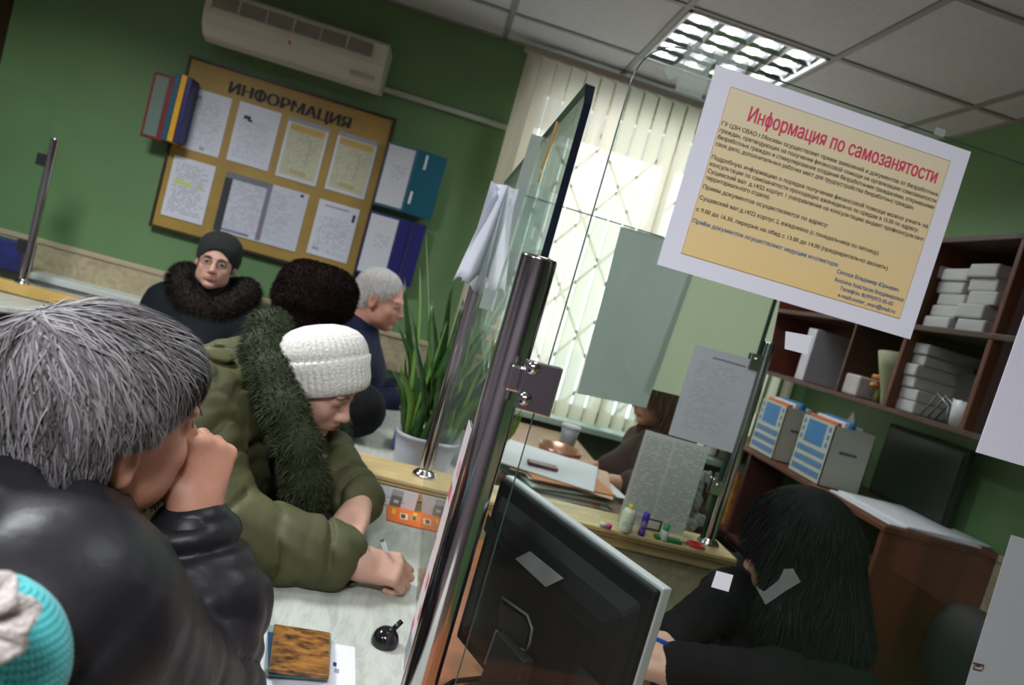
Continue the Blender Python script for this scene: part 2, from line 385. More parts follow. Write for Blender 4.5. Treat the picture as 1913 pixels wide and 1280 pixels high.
M_yel = mat('yellow_folder', (.75, .38, .01), .4)
M_board = mat('ochre_board', (.36, .23, .045), .5, var=.08, nscale=6)
M_edge = mat('glass_edge_green', (.035, .065, .058), .2)
M_edgedark = mat('glass_edge_dark', (.008, .012, .022), .15)
M_ink = mat('ink_black', (.02, .018, .015), .6)
G_pane = glass('screen_glass', (.95, .975, .955), .6, 0.0)
G_tape = glass('clear_tape', (.8, .82, .8), 1.0, .22)

def paper(name, P4, m, label=None, cat=None, parent=None, group=None, th=.0012, out=(0, -1, 0)):
    b = MB().prism(P4, np.array(out, float)*-th); o = b.obj(name, m, parent)
    if parent is None: tag(o, label, cat, group)
    elif label: o['label'] = label
    return o
def onY(Y, *px): return [atY(x, y, Y) for x, y in px]
def onX(X, *px): return [atX(x, y, X) for x, y in px]
def onZ(Z, *px): return [atZ(x, y, Z) for x, y in px]
def rectY(Y, *px):
    P = np.array(onY(Y, *px)); x0, x1 = (P[0, 0]+P[3, 0])/2, (P[1, 0]+P[2, 0])/2; z1, z0 = (P[0, 2]+P[1, 2])/2, (P[2, 2]+P[3, 2])/2
    return x0, x1, z0, z1

# ------------------------------------------------------------------ room shell
XL, XR, YF, YB = -2.75, 2.038, -1.9, 3.5
WX0, WX1, WZ0, WZ1 = .26, 1.86, .80, 2.40
floor = struct(box('floor', (XL, YF, -.1), (XR, YB, 0), M_floor, bevel=0))
wb = MB()
wb.box((XL-.1, YB, 0), (WX0, YB+.3, CEIL)); wb.box((WX1, YB, 0), (XR+.1, YB+.3, CEIL))
wb.box((WX0, YB, 0), (WX1, YB+.3, WZ0)); wb.box((WX0, YB, WZ1), (WX1, YB+.3, CEIL))
wback = struct(wb.obj('wall_back', M_wall))
struct(box('wall_right', (XR, YF, 0), (XR+.1, YB, CEIL), M_wall, bevel=0))
M_wall2 = mat('mauve_grey_wall_paint', (.13, .105, .12), .6)
struct(box('wall_left', (XL-.1, YF, 0), (XL, YB, CEIL), M_wall2, bevel=0))
struct(box('wall_front', (XL, YF-.1, 0), (XR, YF, CEIL), M_wall2, bevel=0))
# ceiling: base slab, T-grid and the tiles one by one
ceil = struct(box('ceiling', (XL, YF, CEIL+.03), (XR, YB, CEIL+.1), M_ceil, bevel=0))
gx = [.045+.6*i for i in range(-5, 4)]; gy = [2.55+.6*i for i in range(-8, 2)]
gb = MB()
for x in gx: gb.box((x-.012, YF, CEIL-.002), (x+.012, YB, CEIL+.03))
for y in gy: gb.box((XL, y-.012, CEIL-.0015), (XR, y+.012, CEIL+.03))
gb.box((XL, YB-.02, CEIL-.002), (XR, YB, CEIL+.03)); gb.box((XR-.02, YF, CEIL-.002), (XR, YB, CEIL+.03))
gb.obj('ceiling_grid', M_grid, ceil)
fixcells = [(f[0], f[1]) for f in FIXTURES]
xs = [XL]+gx+[XR]; ys = [YF]+gy+[YB]; tilemesh = None
for i in range(len(xs)-1):
    for j in range(len(ys)-1):
        x0, x1, y0, y1 = xs[i]+.012, xs[i+1]-.012, ys[j]+.012, ys[j+1]-.012
        if x1-x0 < .05 or y1-y0 < .05: continue
        if any(x0 < a < x1 and y0 < c < y1 for a, c in fixcells): continue
        box('ceiling_tile', (x0, y0, CEIL+.004), (x1, y1, CEIL+.02), M_ceil, ceil, bevel=.003)
# dado band and moulding
dz0, dz1 = .865, .972
def dado(name, a, b, a2, b2):
    o = struct(box(name, a, b, M_dado, bevel=0)); box('moulding', a2, b2, M_dadotop, o, bevel=.004)
dado('trim_1', (XL, YB-.008, .80), (WX0-.1, YB, .965), (XL, YB-.016, .965), (WX0-.1, YB, .99))
dado('trim_2', (XR-.008, -1.0, .70), (XR, YB, .925), (XR-.016, -1.0, .925), (XR, YB, .95))
# wall conduit
x0, x1, z0, z1 = rectY(3.49, (708, 160), (951, 234), (951, 244), (706, 170))
struct(box('trim_3', (x0-.1, 3.478, (z0+z1)/2-.012), (WX0-.09, 3.5, (z0+z1)/2+.012), mat('conduit', (.42, .45, .38), .5)))
# window with frame, sill, lattice grille
win = thing('window_1', 'window behind white vertical blinds', None, ((WX0+WX1)/2, YB+.1, WZ0)); win['kind'] = 'structure'
fb = MB()
for a, b in (((WX0, YB+.1, WZ0), (WX0+.05, YB+.15, WZ1)), ((WX1-.05, YB+.1, WZ0), (WX1, YB+.15, WZ1)), ((WX0, YB+.1, WZ1-.05), (WX1, YB+.15, WZ1)), ((WX0, YB+.1, WZ0), (WX1, YB+.15, WZ0+.05)), ((1.03, YB+.1, WZ0), (1.09, YB+.15, WZ1))): fb.box(a, b)
fb.obj('window_frame', mat('frame_white', (.7, .7, .68), .4), win)
box('pane', (WX0+.05, YB+.12, WZ0+.05), (WX1-.05, YB+.126, WZ1-.05), glass('window_glass', (.9, .93, .92)), win, bevel=0)
gr = MB()
for i in range(-2, 6):
    for s in (1, -1):
        xa = WX0+.3*i; pts = []
        a = np.array([xa, YB+.24, WZ0]); bb_ = np.array([xa+s*1.1, YB+.24, WZ0+1.5])
        t0 = max(0, (WX0-a[0])/(bb_[0]-a[0]) if s > 0 and a[0] < WX0 else ((WX1-a[0])/(bb_[0]-a[0]) if s < 0 and a[0] > WX1 else 0)); t1 = 1
        if s > 0: t1 = min(1, (WX1-a[0])/(1.1))
        else: t1 = min(1, (a[0]-WX0)/1.1)
        if t1 > t0: gr.tube([a+(bb_-a)*t0, a+(bb_-a)*t1], .009, 6)
gr.obj('security_grille', mat('grille_paint', (.12, .12, .11), .5), win)
box('window_sill', (WX0-.1, YB-.16, WZ0-.035), (WX1+.1, YB+.1, WZ0-.005), mat('sill_green_grey', (.36, .44, .38), .4), win)
# snowy yard outside
struct(box('ground', (-20, YB+.4, -1.2), (20, 40, -1.0), mat('snow', (.8, .82, .85), .8), bevel=0))
struct(box('added_shade_slab', (-1, YB+.32, 2.55), (3.2, YB+1.7, 2.65), mat('shade_slab_grey', (.25, .24, .22), .8), bevel=0))  # unseen slab added above the window to darken the upper blinds
# ------------------------------------------------------------------ vertical blinds
bl = thing('vertical_blind', 'cream vertical blind covering the window in the back wall', 'blind', (1.05, YB-.1, 2.47))
box('headrail', (.15, YB-.115, 2.462), (2.0, YB-.07, 2.495), mat('rail_beige', (.38, .33, .27), .4), bl)
M_blind = sheetmat('blind_fabric', (.82, .72, .57), .55, see=.08)
slat0 = None
for i in range(24):
    x = .205+i*.0755; ang = math.radians(24 + random.uniform(-3, 3)); ca, sa = math.cos(ang), math.sin(ang)
    if slat0 is None:
        b = MB(); b.grid(lambda u, v: (((u-.5)*.082), .004*math.cos((u-.5)*3), -1.66*v), 6, 2)
        s0 = b.obj('slat', M_blind, bl, smooth=True, loc=(.205, YB-.095, 2.465)); slat0 = s0
        me = s0.data
        V = np.array([v.co[:] for v in me.vertices]); V = V+np.array([.205, YB-.095, 2.465])
        for v, c in zip(me.vertices, V): v.co = Vector(c.tolist())
    o = slat0 if i == 0 else slat0.copy()
    if i: COL.objects.link(o)
    o.location = Vector((x, YB-.095, 2.465))-Vector(bl.location); o.rotation_euler = (0, 0, ang)
    if x > 1.2: o.scale = (1, 1, 1)
# ------------------------------------------------------------------ ceiling luminaires
M_tube = emis('lamp_tube', (.93, .97, 1.0), 45)
M_refl = mat('louvre_aluminium', (.82, .84, .88), .12, metal=1)
for k, (cx, cy, pw) in enumerate(FIXTURES):
    f = thing('ceiling_light', ['square louvred ceiling light glowing above the posted notice', 'added unseen louvred ceiling light over the waiting side', 'added unseen ceiling light behind the viewer on the desk side', 'added unseen ceiling light over the near desk', 'added unseen ceiling light behind the viewer on the waiting side'][k], 'ceiling light', (cx, cy, CEIL))
    h = .286; b = MB()
    for a, c in (((-h, -h), (h, -h+.012)), ((-h, h-.012), (h, h)), ((-h, -h), (-h+.012, h)), ((h-.012, -h), (h, h))):
        b.box((cx+a[0], cy+a[1], CEIL-.006), (cx+c[0], cy+c[1], CEIL+.075))
    b.box((cx-h, cy-h, CEIL+.075), (cx+h, cy+h, CEIL+.08)); b.obj('frame', mat('lamp_housing', (.7, .72, .74), .3), f)
    if k < 2:
        for i in range(4):
            x = cx-.21+.14*i
            MB().tube([(x, cy-h+.02, CEIL+.030), (x, cy+h-.02, CEIL+.030)], .012, 10).obj('tube', M_tube, f, smooth=True)
        b = MB()
        for i in range(5):
            x = cx-.28+.14*i; b.add([(x-.016, cy-h, CEIL+.022), (x, cy-h, CEIL-.004), (x+.016, cy-h, CEIL+.022), (x-.016, cy+h, CEIL+.022), (x, cy+h, CEIL-.004), (x+.016, cy+h, CEIL+.022)], [(0, 1, 4, 3), (1, 2, 5, 4)])
        b.obj('reflector', M_refl, f)
        b = MB()
        for j in range(6):
            y = cy-.27+.108*j; b.add([(cx-h, y-.007, CEIL+.015), (cx-h, y, CEIL-.003), (cx-h, y+.007, CEIL+.015), (cx+h, y-.007, CEIL+.015), (cx+h, y, CEIL-.003), (cx+h, y+.007, CEIL+.015)], [(0, 1, 4, 3), (1, 2, 5, 4)])
        b.obj('louvre', M_refl, f)
    area('lamp_glow', (cx, cy, CEIL-.012), .5, pw, (.93, .97, 1.0))
# ------------------------------------------------------------------ air conditioner
x0, x1, z0, z1 = rectY(3.29, (383, -28), (734, 74), (702, 168), (375, 62))
ac = thing('air_conditioner', 'cream wall air conditioner unit above the ochre notice board', 'air conditioner', ((x0+x1)/2, 3.4, z0))
b = MB(); prof = [(3.5, z0+.02), (3.40, z0), (3.345, z0+.012), (3.305, z0+.055), (3.29, z0+.10), (3.30, z1-.02), (3.33, z1), (3.5, z1)]
b.add([(x0, y, z) for y, z in prof]+[(x1, y, z) for y, z in prof], [(i, i+8, (i+1) % 8+8, (i+1) % 8) for i in range(8)]+[tuple(range(8)), tuple(range(15, 7, -1))])
b.obj('case', M_acw, ac, bevel=.006)
b = MB()
for i in range(26):
    z = z0+.125+i*(z1-z0-.16)/26; b.box((x0+.03, 3.283, z), (x1-.06, 3.30, z+.0035))
b.obj('intake_grille', mat('grille_shadow', (.50, .48, .39), .6), ac, bevel=0)
for i in range(7):
    xx = x0+.03+(x1-x0-.09)*i/6; MB().box((xx-.003, 3.280, z0+.12), (xx+.003, 3.30, z1-.03)).obj('grille_rib', M_acw, ac)
for (dz, nm) in ((.022, 'outlet_flap'), (.045, 'outlet_flap')):
    MB().box((x0+.05, 3.32+(.0 if dz > .03 else .02), z0+dz-.004), (x1-.16, 3.345+(.0 if dz > .03 else .02), z0+dz)).obj(nm, mat('flap', (.5, .48, .38), .4), ac)
box('indicator_panel', (x1-.14, 3.300, z0+.035), (x1-.03, 3.345, z0+.055), mat('ac_panel', (.42, .41, .36), .4), ac)
p = atY(541, 79, 3.285); MB().lathe([(0, -.003), (.007, -.003), (.007, .004)], p, 12, (0, 1, 0)).obj('red_badge', mat('badge_red', (.65, .07, .02), .4), ac)
# ------------------------------------------------------------------ notice board
x0, x1, z0, z1 = rectY(3.47, (357, 112), (738, 222), (655, 523), (284, 417))
board = thing('notice_board', 'ochre notice board headed with black capitals on the green wall', 'notice board', ((x0+x1)/2, 3.48, z0))
box('panel', (x0, 3.47, z0), (x1, 3.5, z1), M_board, board)
b = MB(); t = .010
b.box((x0-t, 3.462, z0-t), (x1+t, 3.5, z0)); b.box((x0-t, 3.462, z1), (x1+t, 3.5, z1+t)); b.box((x0-t, 3.462, z0), (x0, 3.5, z1)); b.box((x1, 3.462, z0), (x1+t, 3.5, z1))
b.obj('frame', mat('board_frame', (.03, .022, .015), .4), board)
P = atY(429, 164, 3.469); Q = atY(655, 229, 3.469); zt = (P[2]+Q[2])/2
V, F = text_mesh('ИНФОРМАЦИЯ', .072, (0, 3.468, 0), (1, 0, 0), (0, 0, 1), M_ink, 'heading', board)
V = np.array(V); sc = (Q[0]-P[0])/(V[:, 0].max()-V[:, 0].min()); V[:, 0] = (V[:, 0]-V[:, 0].min())*sc+P[0]; V[:, 2] = V[:, 2]+zt-.026
n_ = len(V); V = np.concatenate([V+np.array([d_, -.0002*k_, 0]) for k_, d_ in enumerate((-.0035, -.001, .0015, .004))]); F = [tuple(i+n_*k_ for i in f) for k_ in range(4) for f in F]
mesh_obj('heading', V, F, M_ink, board)
g = (.66, .68, .76); y_ = (.56, .57, .40)
PM1 = printmat('notice_print_a', g, rows=34, dens=.5, bands=((.1, .22, .83, .9, (.35, .38, .38)), (.6, .9, .82, .93, g), (.45, .6, .04, .1, (.4, .4, .45))), strength=.35)
PM2 = printmat('notice_print_b', g, rows=36, dens=.6, z1=.75, bands=((.17, .33, .74, .80, (.03, .05, .06)), (.27, .38, .71, .75, (.03, .05, .06))), strength=.3)
PM3 = printmat('notice_print_c', y_, rows=26, dens=.45, bands=((.0, .06, 0, 1, g), (.94, 1, 0, 1, g), (0, 1, 0, .05, g), (0, 1, .93, 1, (.34, .33, .42)), (.08, .9, .80, .9, (.55, .38, .12)), (.3, .7, .10, .17, (.48, .40, .22)), (.62, .66, .3, .7, (.4, .42, .3))), strength=.3)
PM4 = printmat('notice_print_d', g, rows=24, dens=.7, bands=((.12, .55, .56, .63, (.55, .68, .18)), (.65, .8, .56, .60, (.5, .62, .2))), strength=.45)
PM5 = printmat('notice_print_e', (.58, .60, .68), rows=34, dens=.6, m0=.06, bands=((0, .09, 0, 1, (.04, .05, .06)), (0, .5, .9, 1, (.18, .19, .22)), (.09, .42, .03, .07, (.2, .2, .24)), (.5, .56, .02, 1, (.22, .2, .26)), (.90, .94, .92, .97, (.03, .04, .05))), strength=.3)
PM6 = printmat('notice_print_f', g, rows=30, dens=.6, z1=.72, bands=((.15, .75, .9, .93, (.3, .32, .38)), (.86, .93, .74, .88, (.02, .05, .09)), (.1, .25, .1, .14, (.3, .32, .38))), strength=.4)
cells = [((365, 166), (435, 183), (407, 295), (338, 275), PM1, 'white notice at the upper left of the ochre board'),
         ((449, 190), (527, 211), (500, 321), (422, 297), PM2, 'white notice with a small dark drawing in its top corner'),
         ((541, 218), (618, 239), (589, 348), (513, 328), PM3, 'pale yellow certificate nearer the middle of the board'),
         ((634, 246), (708, 265), (680, 373), (605, 352), PM3, 'pale yellow certificate at the upper right of the board'),
         ((327, 290), (404, 311), (377, 421), (299, 400), PM4, 'white notice with a yellow highlighted line'),
         ((424, 319), (580, 365), (549, 471), (398, 428), PM5, 'double width notice with dark strips and two columns'),
         ((597, 371), (673, 392), (647, 495), (573, 470), PM6, 'white notice with a dark mark in its upper right corner')]
for c in cells:
    xa, xb, za, zb = rectY(3.466, *c[:4]); o = box('paper_notice', (xa, 3.4655, za), (xb, 3.4695, zb), c[4], None, bevel=0); tag(o, c[5], 'notice')
# hanging flip folders beside the board
cols = [(M_red, 'dark red wall folder with a grey window, outermost of the fan left of the board'), (M_teal, 'teal wall folder second in the fan left of the board'), (M_yel, 'yellow wall folder third in the fan left of the board'), (M_navy, 'navy wall folder fourth in the fan, touching the board')]
fp = [((290, 142), (334, 140), (306, 263), (262, 257)), ((334, 141), (345, 142), (319, 266), (306, 264)), ((345, 143), (356, 146), (330, 268), (317, 267)), ((356, 148), (366, 150), (340, 270), (330, 268))]
for i, ((m, lab), px) in enumerate(zip(cols, fp)):
    xa, xb, za, zb = rectY(3.40, *px)
    t = thing('wall_folder', lab, 'folder', ((xa+xb)/2, 3.45, za), 'coloured wall folders left of the board')
    if i == 0:
        box('cover', (xa, 3.385, za), (xb, 3.40, zb), m, t); box('window', (xa+.012, 3.382, za+.012), (xb-.028, 3.3845, zb-.012), mat('folder_window', (.16, .23, .19), .25), t)
        box('spine', (xb-.02, 3.40, za+.005), (xb, 3.498, zb-.005), m, t)
    else: box('cover', (xa, 3.36, za), (xb-.002, 3.45+.0, zb), m, t); box('spine', (xa+.004, 3.45, za+.01), (xb-.006, 3.498, zb-.01), m, t)
# big binders right of the board
def binder(px, m, lab, slots):
    xa, xb, za, zb = rectY(3.42, *px[:4]); xc = atY(px[4][0], px[4][1], 3.42)[0]
    t = thing('wall_binder', lab, 'binder', ((xa+xb)/2, 3.45, za), 'binders hanging right of the board')
    b = MB(); b.prism([(xa, 3.46, za), (xa, 3.43, za), (xc, 3.40, za), (xb, 3.43, za), (xb, 3.46, za)], (0, 0, zb-za)); b.obj('cover', m, t)
    box('back_board', (xa+.02, 3.46, za+.02), (xb-.02, 3.5, zb-.02), m, t)
    pm = printmat('binder_page_'+lab[:4], (.64, .66, .70), rows=26, dens=.4, m0=.3, m1=.85, z0=.45, z1=.68, strength=.4)
    MB().prism([(xa+.008, 3.427, za+.012), (xc-.012, 3.4015, za+.012), (xc-.012, 3.4015, zb-.012), (xa+.008, 3.427, zb-.012)], (0, -.002, 0)).obj('page', pm, t)
    for (fx, f0, f1) in slots: box('slot', (xc+(xb-xc)*fx, 3.398+.02*fx, za+(zb-za)*f0), (xc+(xb-xc)*fx+.012, 3.412+.02*fx, za+(zb-za)*f1), M_white, t)
    if not slots: box('crease', (xc+(xb-xc)*.45, 3.405, za+.01), (xc+(xb-xc)*.45+.004, 3.425, zb-.01), mat('crease', (.08, .05, .12), .5), t)
binder(((724, 268), (838, 291), (805, 408), (696, 385), (783, 282)), M_teal, 'teal ring binder with a white page, hung right of the ochre board', ((.08, .15, .35), (.28, .72, .95)))
binder(((690, 395), (800, 420), (764, 535), (664, 510), (752, 408)), M_navy, 'navy binder with a white page, hung below the teal binder', ())
# dark wall cabinet corner top left
P = atY(25, 12, 3.3); Q = atY(0, 128, 3.3)
wc = thing('wall_cabinet', 'dark reddish wall cabinet at the upper left corner', 'cabinet', (XL+.3, 3.35, 1.95))
xe = atY(14, 60, 3.5)[0]; zc = atY(0, 128, 3.5)[2]
box('body', (XL+.02, 3.30, zc), (xe, 3.5, CEIL-.12), M_redwood2, wc); box('door', (XL+.04, 3.28, zc+.01), (xe-.01, 3.299, CEIL-.13), M_redwood2, wc)
# white radiator cover along wall
rc = thing('radiator_cover', 'long white boxed radiator cover below the wall band', 'radiator cover', (-1.7, 3.4, 0))
box('top', (XL+.05, 3.36, .815), (-.35, 3.49, .845), mat('cover_white', (.58, .62, .58), .45), rc)
box('front_panel', (XL+.05, 3.385, 0), (-.35, 3.40, .815), mat('cover_white', (.58, .62, .58)), rc)
for i in range(18):
    xx = XL+.15+i*.125
    if xx < -.42: box('slat', (xx, 3.379, .12), (xx+.05, 3.385, .72), mat('cover_slot', (.25, .26, .25), .6), rc, bevel=0)
# ------------------------------------------------------------------ far left service desk
zt = .82; ly = 3.12
dk = thing('service_desk', 'pale topped service desk with dark front at the far left', 'desk', (-1.75, 2.95, 0))
Y0 = 2.62; e = onZ(.77, (0, 592), (120, 572)); 
xr = -1.33
b = MB(); b.prism([(XL+.1, 2.62, .742), (-1.62, 2.74, .742), (xr-.03, 3.02, .742), (xr-.03, ly, .742), (XL+.1, ly, .742)], (0, 0, .028)); b.obj('desk_top', M_marble, dk, bevel=.006)
box('front_panel', (XL+.15, 2.86, 0), (-1.60, 2.89, .742), M_redwood2, dk); box('side_panel', (-1.60, 2.86, 0), (-1.575, ly-.01, .742), M_redwood2, dk)
rl = thing('desk_rail', 'ochre wooden rail along the back of the far left desk', 'rail', (-1.8, ly+.04, .77))
box('long_rail', (XL+.1, ly+.005, .772), (xr, ly+.06, .82), M_pine2, rl); box('end_block', (xr-.045, ly-.10, .772), (xr+.02, ly+.10, .825), M_pine2, rl); box('end_post', (xr-.04, ly-.1, 0), (xr-.005, ly-.065, .772), M_pine2, rl)
def pole(name, lab, base, top, r, group, clamps=(), plate=None):
    t = thing(name, lab, 'pole', base, group); b = np.array(base, float)
    MB().lathe([(r*.5, 0), (r*1.9, 0), (r*1.9, .004), (r*1.5, .012), (r*1.05, .016), (r*1.05, .02)], b, 28).obj('base_flange', M_chrome, t, smooth=True)
    z = top-b[2]
    MB().lathe([(r, .01), (r, z-.004), (r*.97, z-.001), (r*.9, z), (0, z)], b, 40).obj('tube', M_chrome, t, smooth=True)
    return t
pb = atY(40, 517, ly+.035); pt = atY(96, 257, ly+.035)
pole('screen_pole', 'slim chrome pole on the far left desk rail', (pb[0]+.01, ly+.035, .82), pt[2], .016, 'chrome screen poles')
q = onY(ly+.035, (-60, 112), (92, 168), (108, 186), (47, 500))
gl = thing('glass_screen', 'faint clear glass screen beside the pole on the far left desk', 'screen', (pb[0]-.3, ly+.035, .83))
gx1 = pb[0]-.008+.004; zt_ = atY(60, 160, ly+.035)[2]
b = MB(); x_ = pb[0]-.01; top = atY(98, 175, ly+.035)[2]
b.prism([(XL+.12, ly+.033, .83), (x_, ly+.033, .83), (x_, ly+.033, top-.06), (x_-.02, ly+.033, top-.018), (x_-.06, ly+.033, top), (XL+.12, ly+.033, top)], (0, .006, 0)); b.obj('pane', G_pane, gl)
for dz in (.13, .50):
    box('clamp', (x_-.03, ly+.022, .82+dz), (x_+.012, ly+.05, .82+dz+.05), M_dark, gl)
xa, xb, za, zb = rectY(ly+.16, (-40, 470), (42, 490), (36, 530), (-40, 520))
o = box('box', (xa, ly+.12, .846), (xb, ly+.24, .97), mat('blue_box_print', (.01, .02, .12), .4, color2=(.02, .03, .2)), None); tag(o, 'dark blue box on the ledge behind the far left rail', 'box')
o = paper('form', onZ(.7715, (40, 541), (105, 552), (85, 560), (18, 547)), M_white, 'white form lying on the far left desk', 'paper', th=.001, out=(0, 0, 1))
o = paper('form', onZ(.7715, (70, 549), (118, 560), (95, 567), (60, 556)), M_white, 'smaller white form lying near the end block of the far left desk', 'paper', th=.001, out=(0, 0, 1))
# a dark folded coat bundle line under ledge
# ------------------------------------------------------------------ the customers' counter
GX = .118      # plane of the long screen
ct = thing('service_counter', 'narrow marbled counter where the woman writes, at the glass screen', 'counter', (0, 1.2, 0))
b = MB(); b.prism([(-.128, -.25, .722), (GX+.02, -.25, .722), (GX+.02, 1.72, .722), (-.128, 1.72, .722)], (0, 0, .028)); b.obj('worktop', M_marble, ct, bevel=.006)
box('front_panel', (-.06, -.2, 0), (-.035, 1.72, .722), M_redwood2, ct); box('inner_panel', (GX-.01, -.2, 0), (GX+.015, 1.72, .722), M_redwood2, ct)
# cross rail with marbled face
cr_ = thing('partition', 'pine capped partition crossing between the two desks', 'partition', (.45, 1.78, 0))
box('cap_rail', (-.22, 1.705, .80), (.985, 1.86, .822), M_wood, cr_, bevel=.004)
box('lower_rail', (-.20, 1.712, .775), (.975, 1.85, .80), M_wood, cr_, bevel=.003)
box('marbled_board', (-.19, 1.722, .14), (.965, 1.84, .775), M_dado, cr_, bevel=0)
box('groove', (-.2, 1.7035, .8085), (.98, 1.7052, .8115), mat('groove', (.2, .13, .06), .7), cr_, bevel=0)
box('plinth', (-.19, 1.74, 0), (.965, 1.82, .14), M_redwood2, cr_)
# second counter top beyond
c2 = thing('service_counter', 'counter top beyond the partition holding the potted plants', 'counter', (0, 2.5, 0))
box('worktop', (-.128, 1.87, .722), (GX+.02, 3.2, .75), M_marble, c2, bevel=.004); box('front_panel', (-.06, 1.87, 0), (-.035, 3.2, .722), M_redwood2, c2)
# glass screens
gy0, gy1, gt = .812, 1.80, 1.611
sa = thing('glass_screen', 'long glass screen seen edge on beside the big chrome pole', 'screen', (GX, 1.3, .76))
th = .008; b = MB()
prof = [(gy0, .80), (gy1, .824), (gy1, gt), (gy0+.03, gt), (gy0+.008, gt-.008), (gy0, gt-.03)]
b.prism([(GX, y, z) for y, z in prof], (th, 0, 0)); b.obj('pane', glass('long_pane_glass', (.80, .88, .83), 1.0, .03), sa)
b = MB(); b.box((GX-.0005, gy0-.0015, .80), (GX+th+.0005, gy0, gt-.03)); b.prism([(GX-.0005, gy0, gt-.03), (GX-.0005, gy0-.0015, gt-.03), (GX-.0005, gy0+.0065, gt-.007), (GX-.0005, gy0+.03, gt+.0015), (GX-.0005, gy0+.03, gt)], (th+.001, 0, 0))
b.obj('near_edge', M_edgedark, sa)
MB().box((GX, gy0+.03, gt), (GX+th, gy1, gt+.0012)).obj('top_edge', M_edge, sa)
PB = .72
sbp = thing('glass_screen', 'glass screen nearest the viewer carrying the landscape notice', 'screen', (.6, PB, 1.0))
x0 = .146; top = 1.640; b = MB(); th = .006
arc = [(x0+.045-.045*math.cos(a), top-.05+.05*math.sin(a)) for a in np.linspace(0, math.pi/2, 7)]
prof = [(1.6, .80), (x0-.004, .80)]+arc+[(1.6, top+.004)]
b.prism([(x, PB, z) for x, z in prof], (0, th, 0)); b.obj('pane', G_pane, sbp)
b = MB(); pts = [(x0-.004, .80)]+arc+[(1.6, top+.004)]
for (xa, za), (xb, zb) in zip(pts[:-1], pts[1:]): b.tube([(xa, PB+th/2, za), (xb, PB+th/2, zb)], .0008, 6)
b.obj('polished_edge', M_edge, sbp)
sc_ = thing('glass_screen', 'glass screen with printed sheets standing on the partition', 'screen', (.5, 1.785, .83))
MB().box((.135, 1.782, .826), (.905, 1.789, 1.592)).obj('pane', G_pane, sc_)
MB().box((.135, 1.782, 1.592), (.905, 1.789, 1.594)).obj('top_edge', M_edge, sc_)
MB().box((.905, 1.781, .83), (.912, 1.790, 1.594)).obj('side_edge', mat('side_edge', (.02, .05, .04), .2), sc_)
# poles
pole_x, pole_y, pr = .1115, .775, .0212
bp = pole('screen_pole', 'thick chrome pole in the foreground holding the nearest glass', (.1115, .775, .75), 1.395, pr, 'chrome screen poles')
cl = thing('glass_clamp', 'square chrome clamp plate with two screws on the big pole', 'clamp', (.142, PB, 1.23), None)
P4 = onY(PB-.004, (986, 673), (1053, 690), (1027, 781), (963, 763))
MB().prism(P4, (0, .004, 0)).obj('front_plate', M_chromed, cl, bevel=.0012)
MB().prism([p+np.array([0, th+.005, 0]) for p in P4], (0, .004, 0)).obj('back_plate', M_chromed, cl, bevel=.001)
for px in ((997, 688), (981, 746)):
    c = atY(*px, PB-.004); MB().lathe([(.0075, 0), (.0072, .002), (.0055, .0045), (.0025, .0062), (0, .0065)], c, 20, (0, -1, 0)).obj('screw', M_chrome, cl, smooth=True)
box('pole_arm', (.108, PB+.001+.012, 1.245), (.132, .775, 1.275), M_chrome, cl)
pole('screen_pole', 'chrome pole beside the plant pots on the partition', (.118, 1.785, .822), 1.395, .0165, 'chrome screen poles')
rp = pole('screen_pole', 'chrome pole at the right end of the partition', (.93, 1.785, .822), 1.405, .0165, 'chrome screen poles')
for z in (1.34, .98):
    t = tag(thing('glass_clamp', 'chrome clamp %s on the right pole of the partition' % ('near the top' if z > 1.2 else 'low down'), 'clamp', (.9, 1.785, z)))
    box('plate', (.885, 1.773, z-.02), (.925, 1.7805, z+.025), M_chromed, t); box('back_plate', (.885, 1.791, z-.02), (.925, 1.797, z+.025), M_chromed, t)
    MB().lathe([(.006, 0), (.005, .003), (0, .005)], (.9, 1.773, z+.01), 12, (0, -1, 0)).obj('screw', M_chrome, t, smooth=True)
# ------------------------------------------------------------------ landscape notice on the nearest glass
pY = PB-.0012
x0, x1, z0, z1 = .2270, .5335, 1.4185, 1.6335
nt_ = thing('paper_notice', 'landscape cream notice with a red heading taped to the nearest glass', 'notice', ((x0+x1)/2, PB, z0))
mg = mat('notice_margin', (.76, .75, .86), .5, spec=.3)
box('sheet', (x0, pY, z0), (x1, pY+.0009, z1), mg, nt_, bevel=0)
ix0, ix1, iz0, iz1 = x0+.0215, x1-.0205, z0+.0185, z1-.0165
mc = bpy.data.materials.new('notice_cream'); mc.use_nodes = True; n = mc.node_tree; p = n.nodes['Principled BSDF']; p.inputs['Roughness'].default_value = .5
t1 = n.nodes.new('ShaderNodeTexCoord'); s1 = n.nodes.new('ShaderNodeSeparateXYZ'); c1 = n.nodes.new('ShaderNodeValToRGB'); n.links.new(t1.outputs['Generated'], s1.inputs[0])
n.links.new(s1.outputs['Z'], c1.inputs[0]); n.links.new(c1.outputs[0], p.inputs['Base Color'])
c1.color_ramp.elements[0].color = (.80, .58, .26, 1); c1.color_ramp.elements[1].color = (.76, .66, .47, 1)
MB().box((ix0, pY-.0004, iz0), (ix1, pY, iz1)).obj('printed_field', mc, nt_)
tY = pY-.0007; W = ix1-ix0; H = iz1-iz0
b = MB()
for a, c in (((ix0, iz0), (ix1, iz0+.0005)), ((ix0, iz1-.0005), (ix1, iz1)), ((ix0, iz0), (ix0+.0005, iz1)), ((ix1-.0005, iz0), (ix1, iz1))): b.box((a[0], pY-.0006, a[1]), (c[0], pY-.0004, c[1]))
b.obj('border_line', mat('border_print', (.45, .30, .12), .6), nt_)
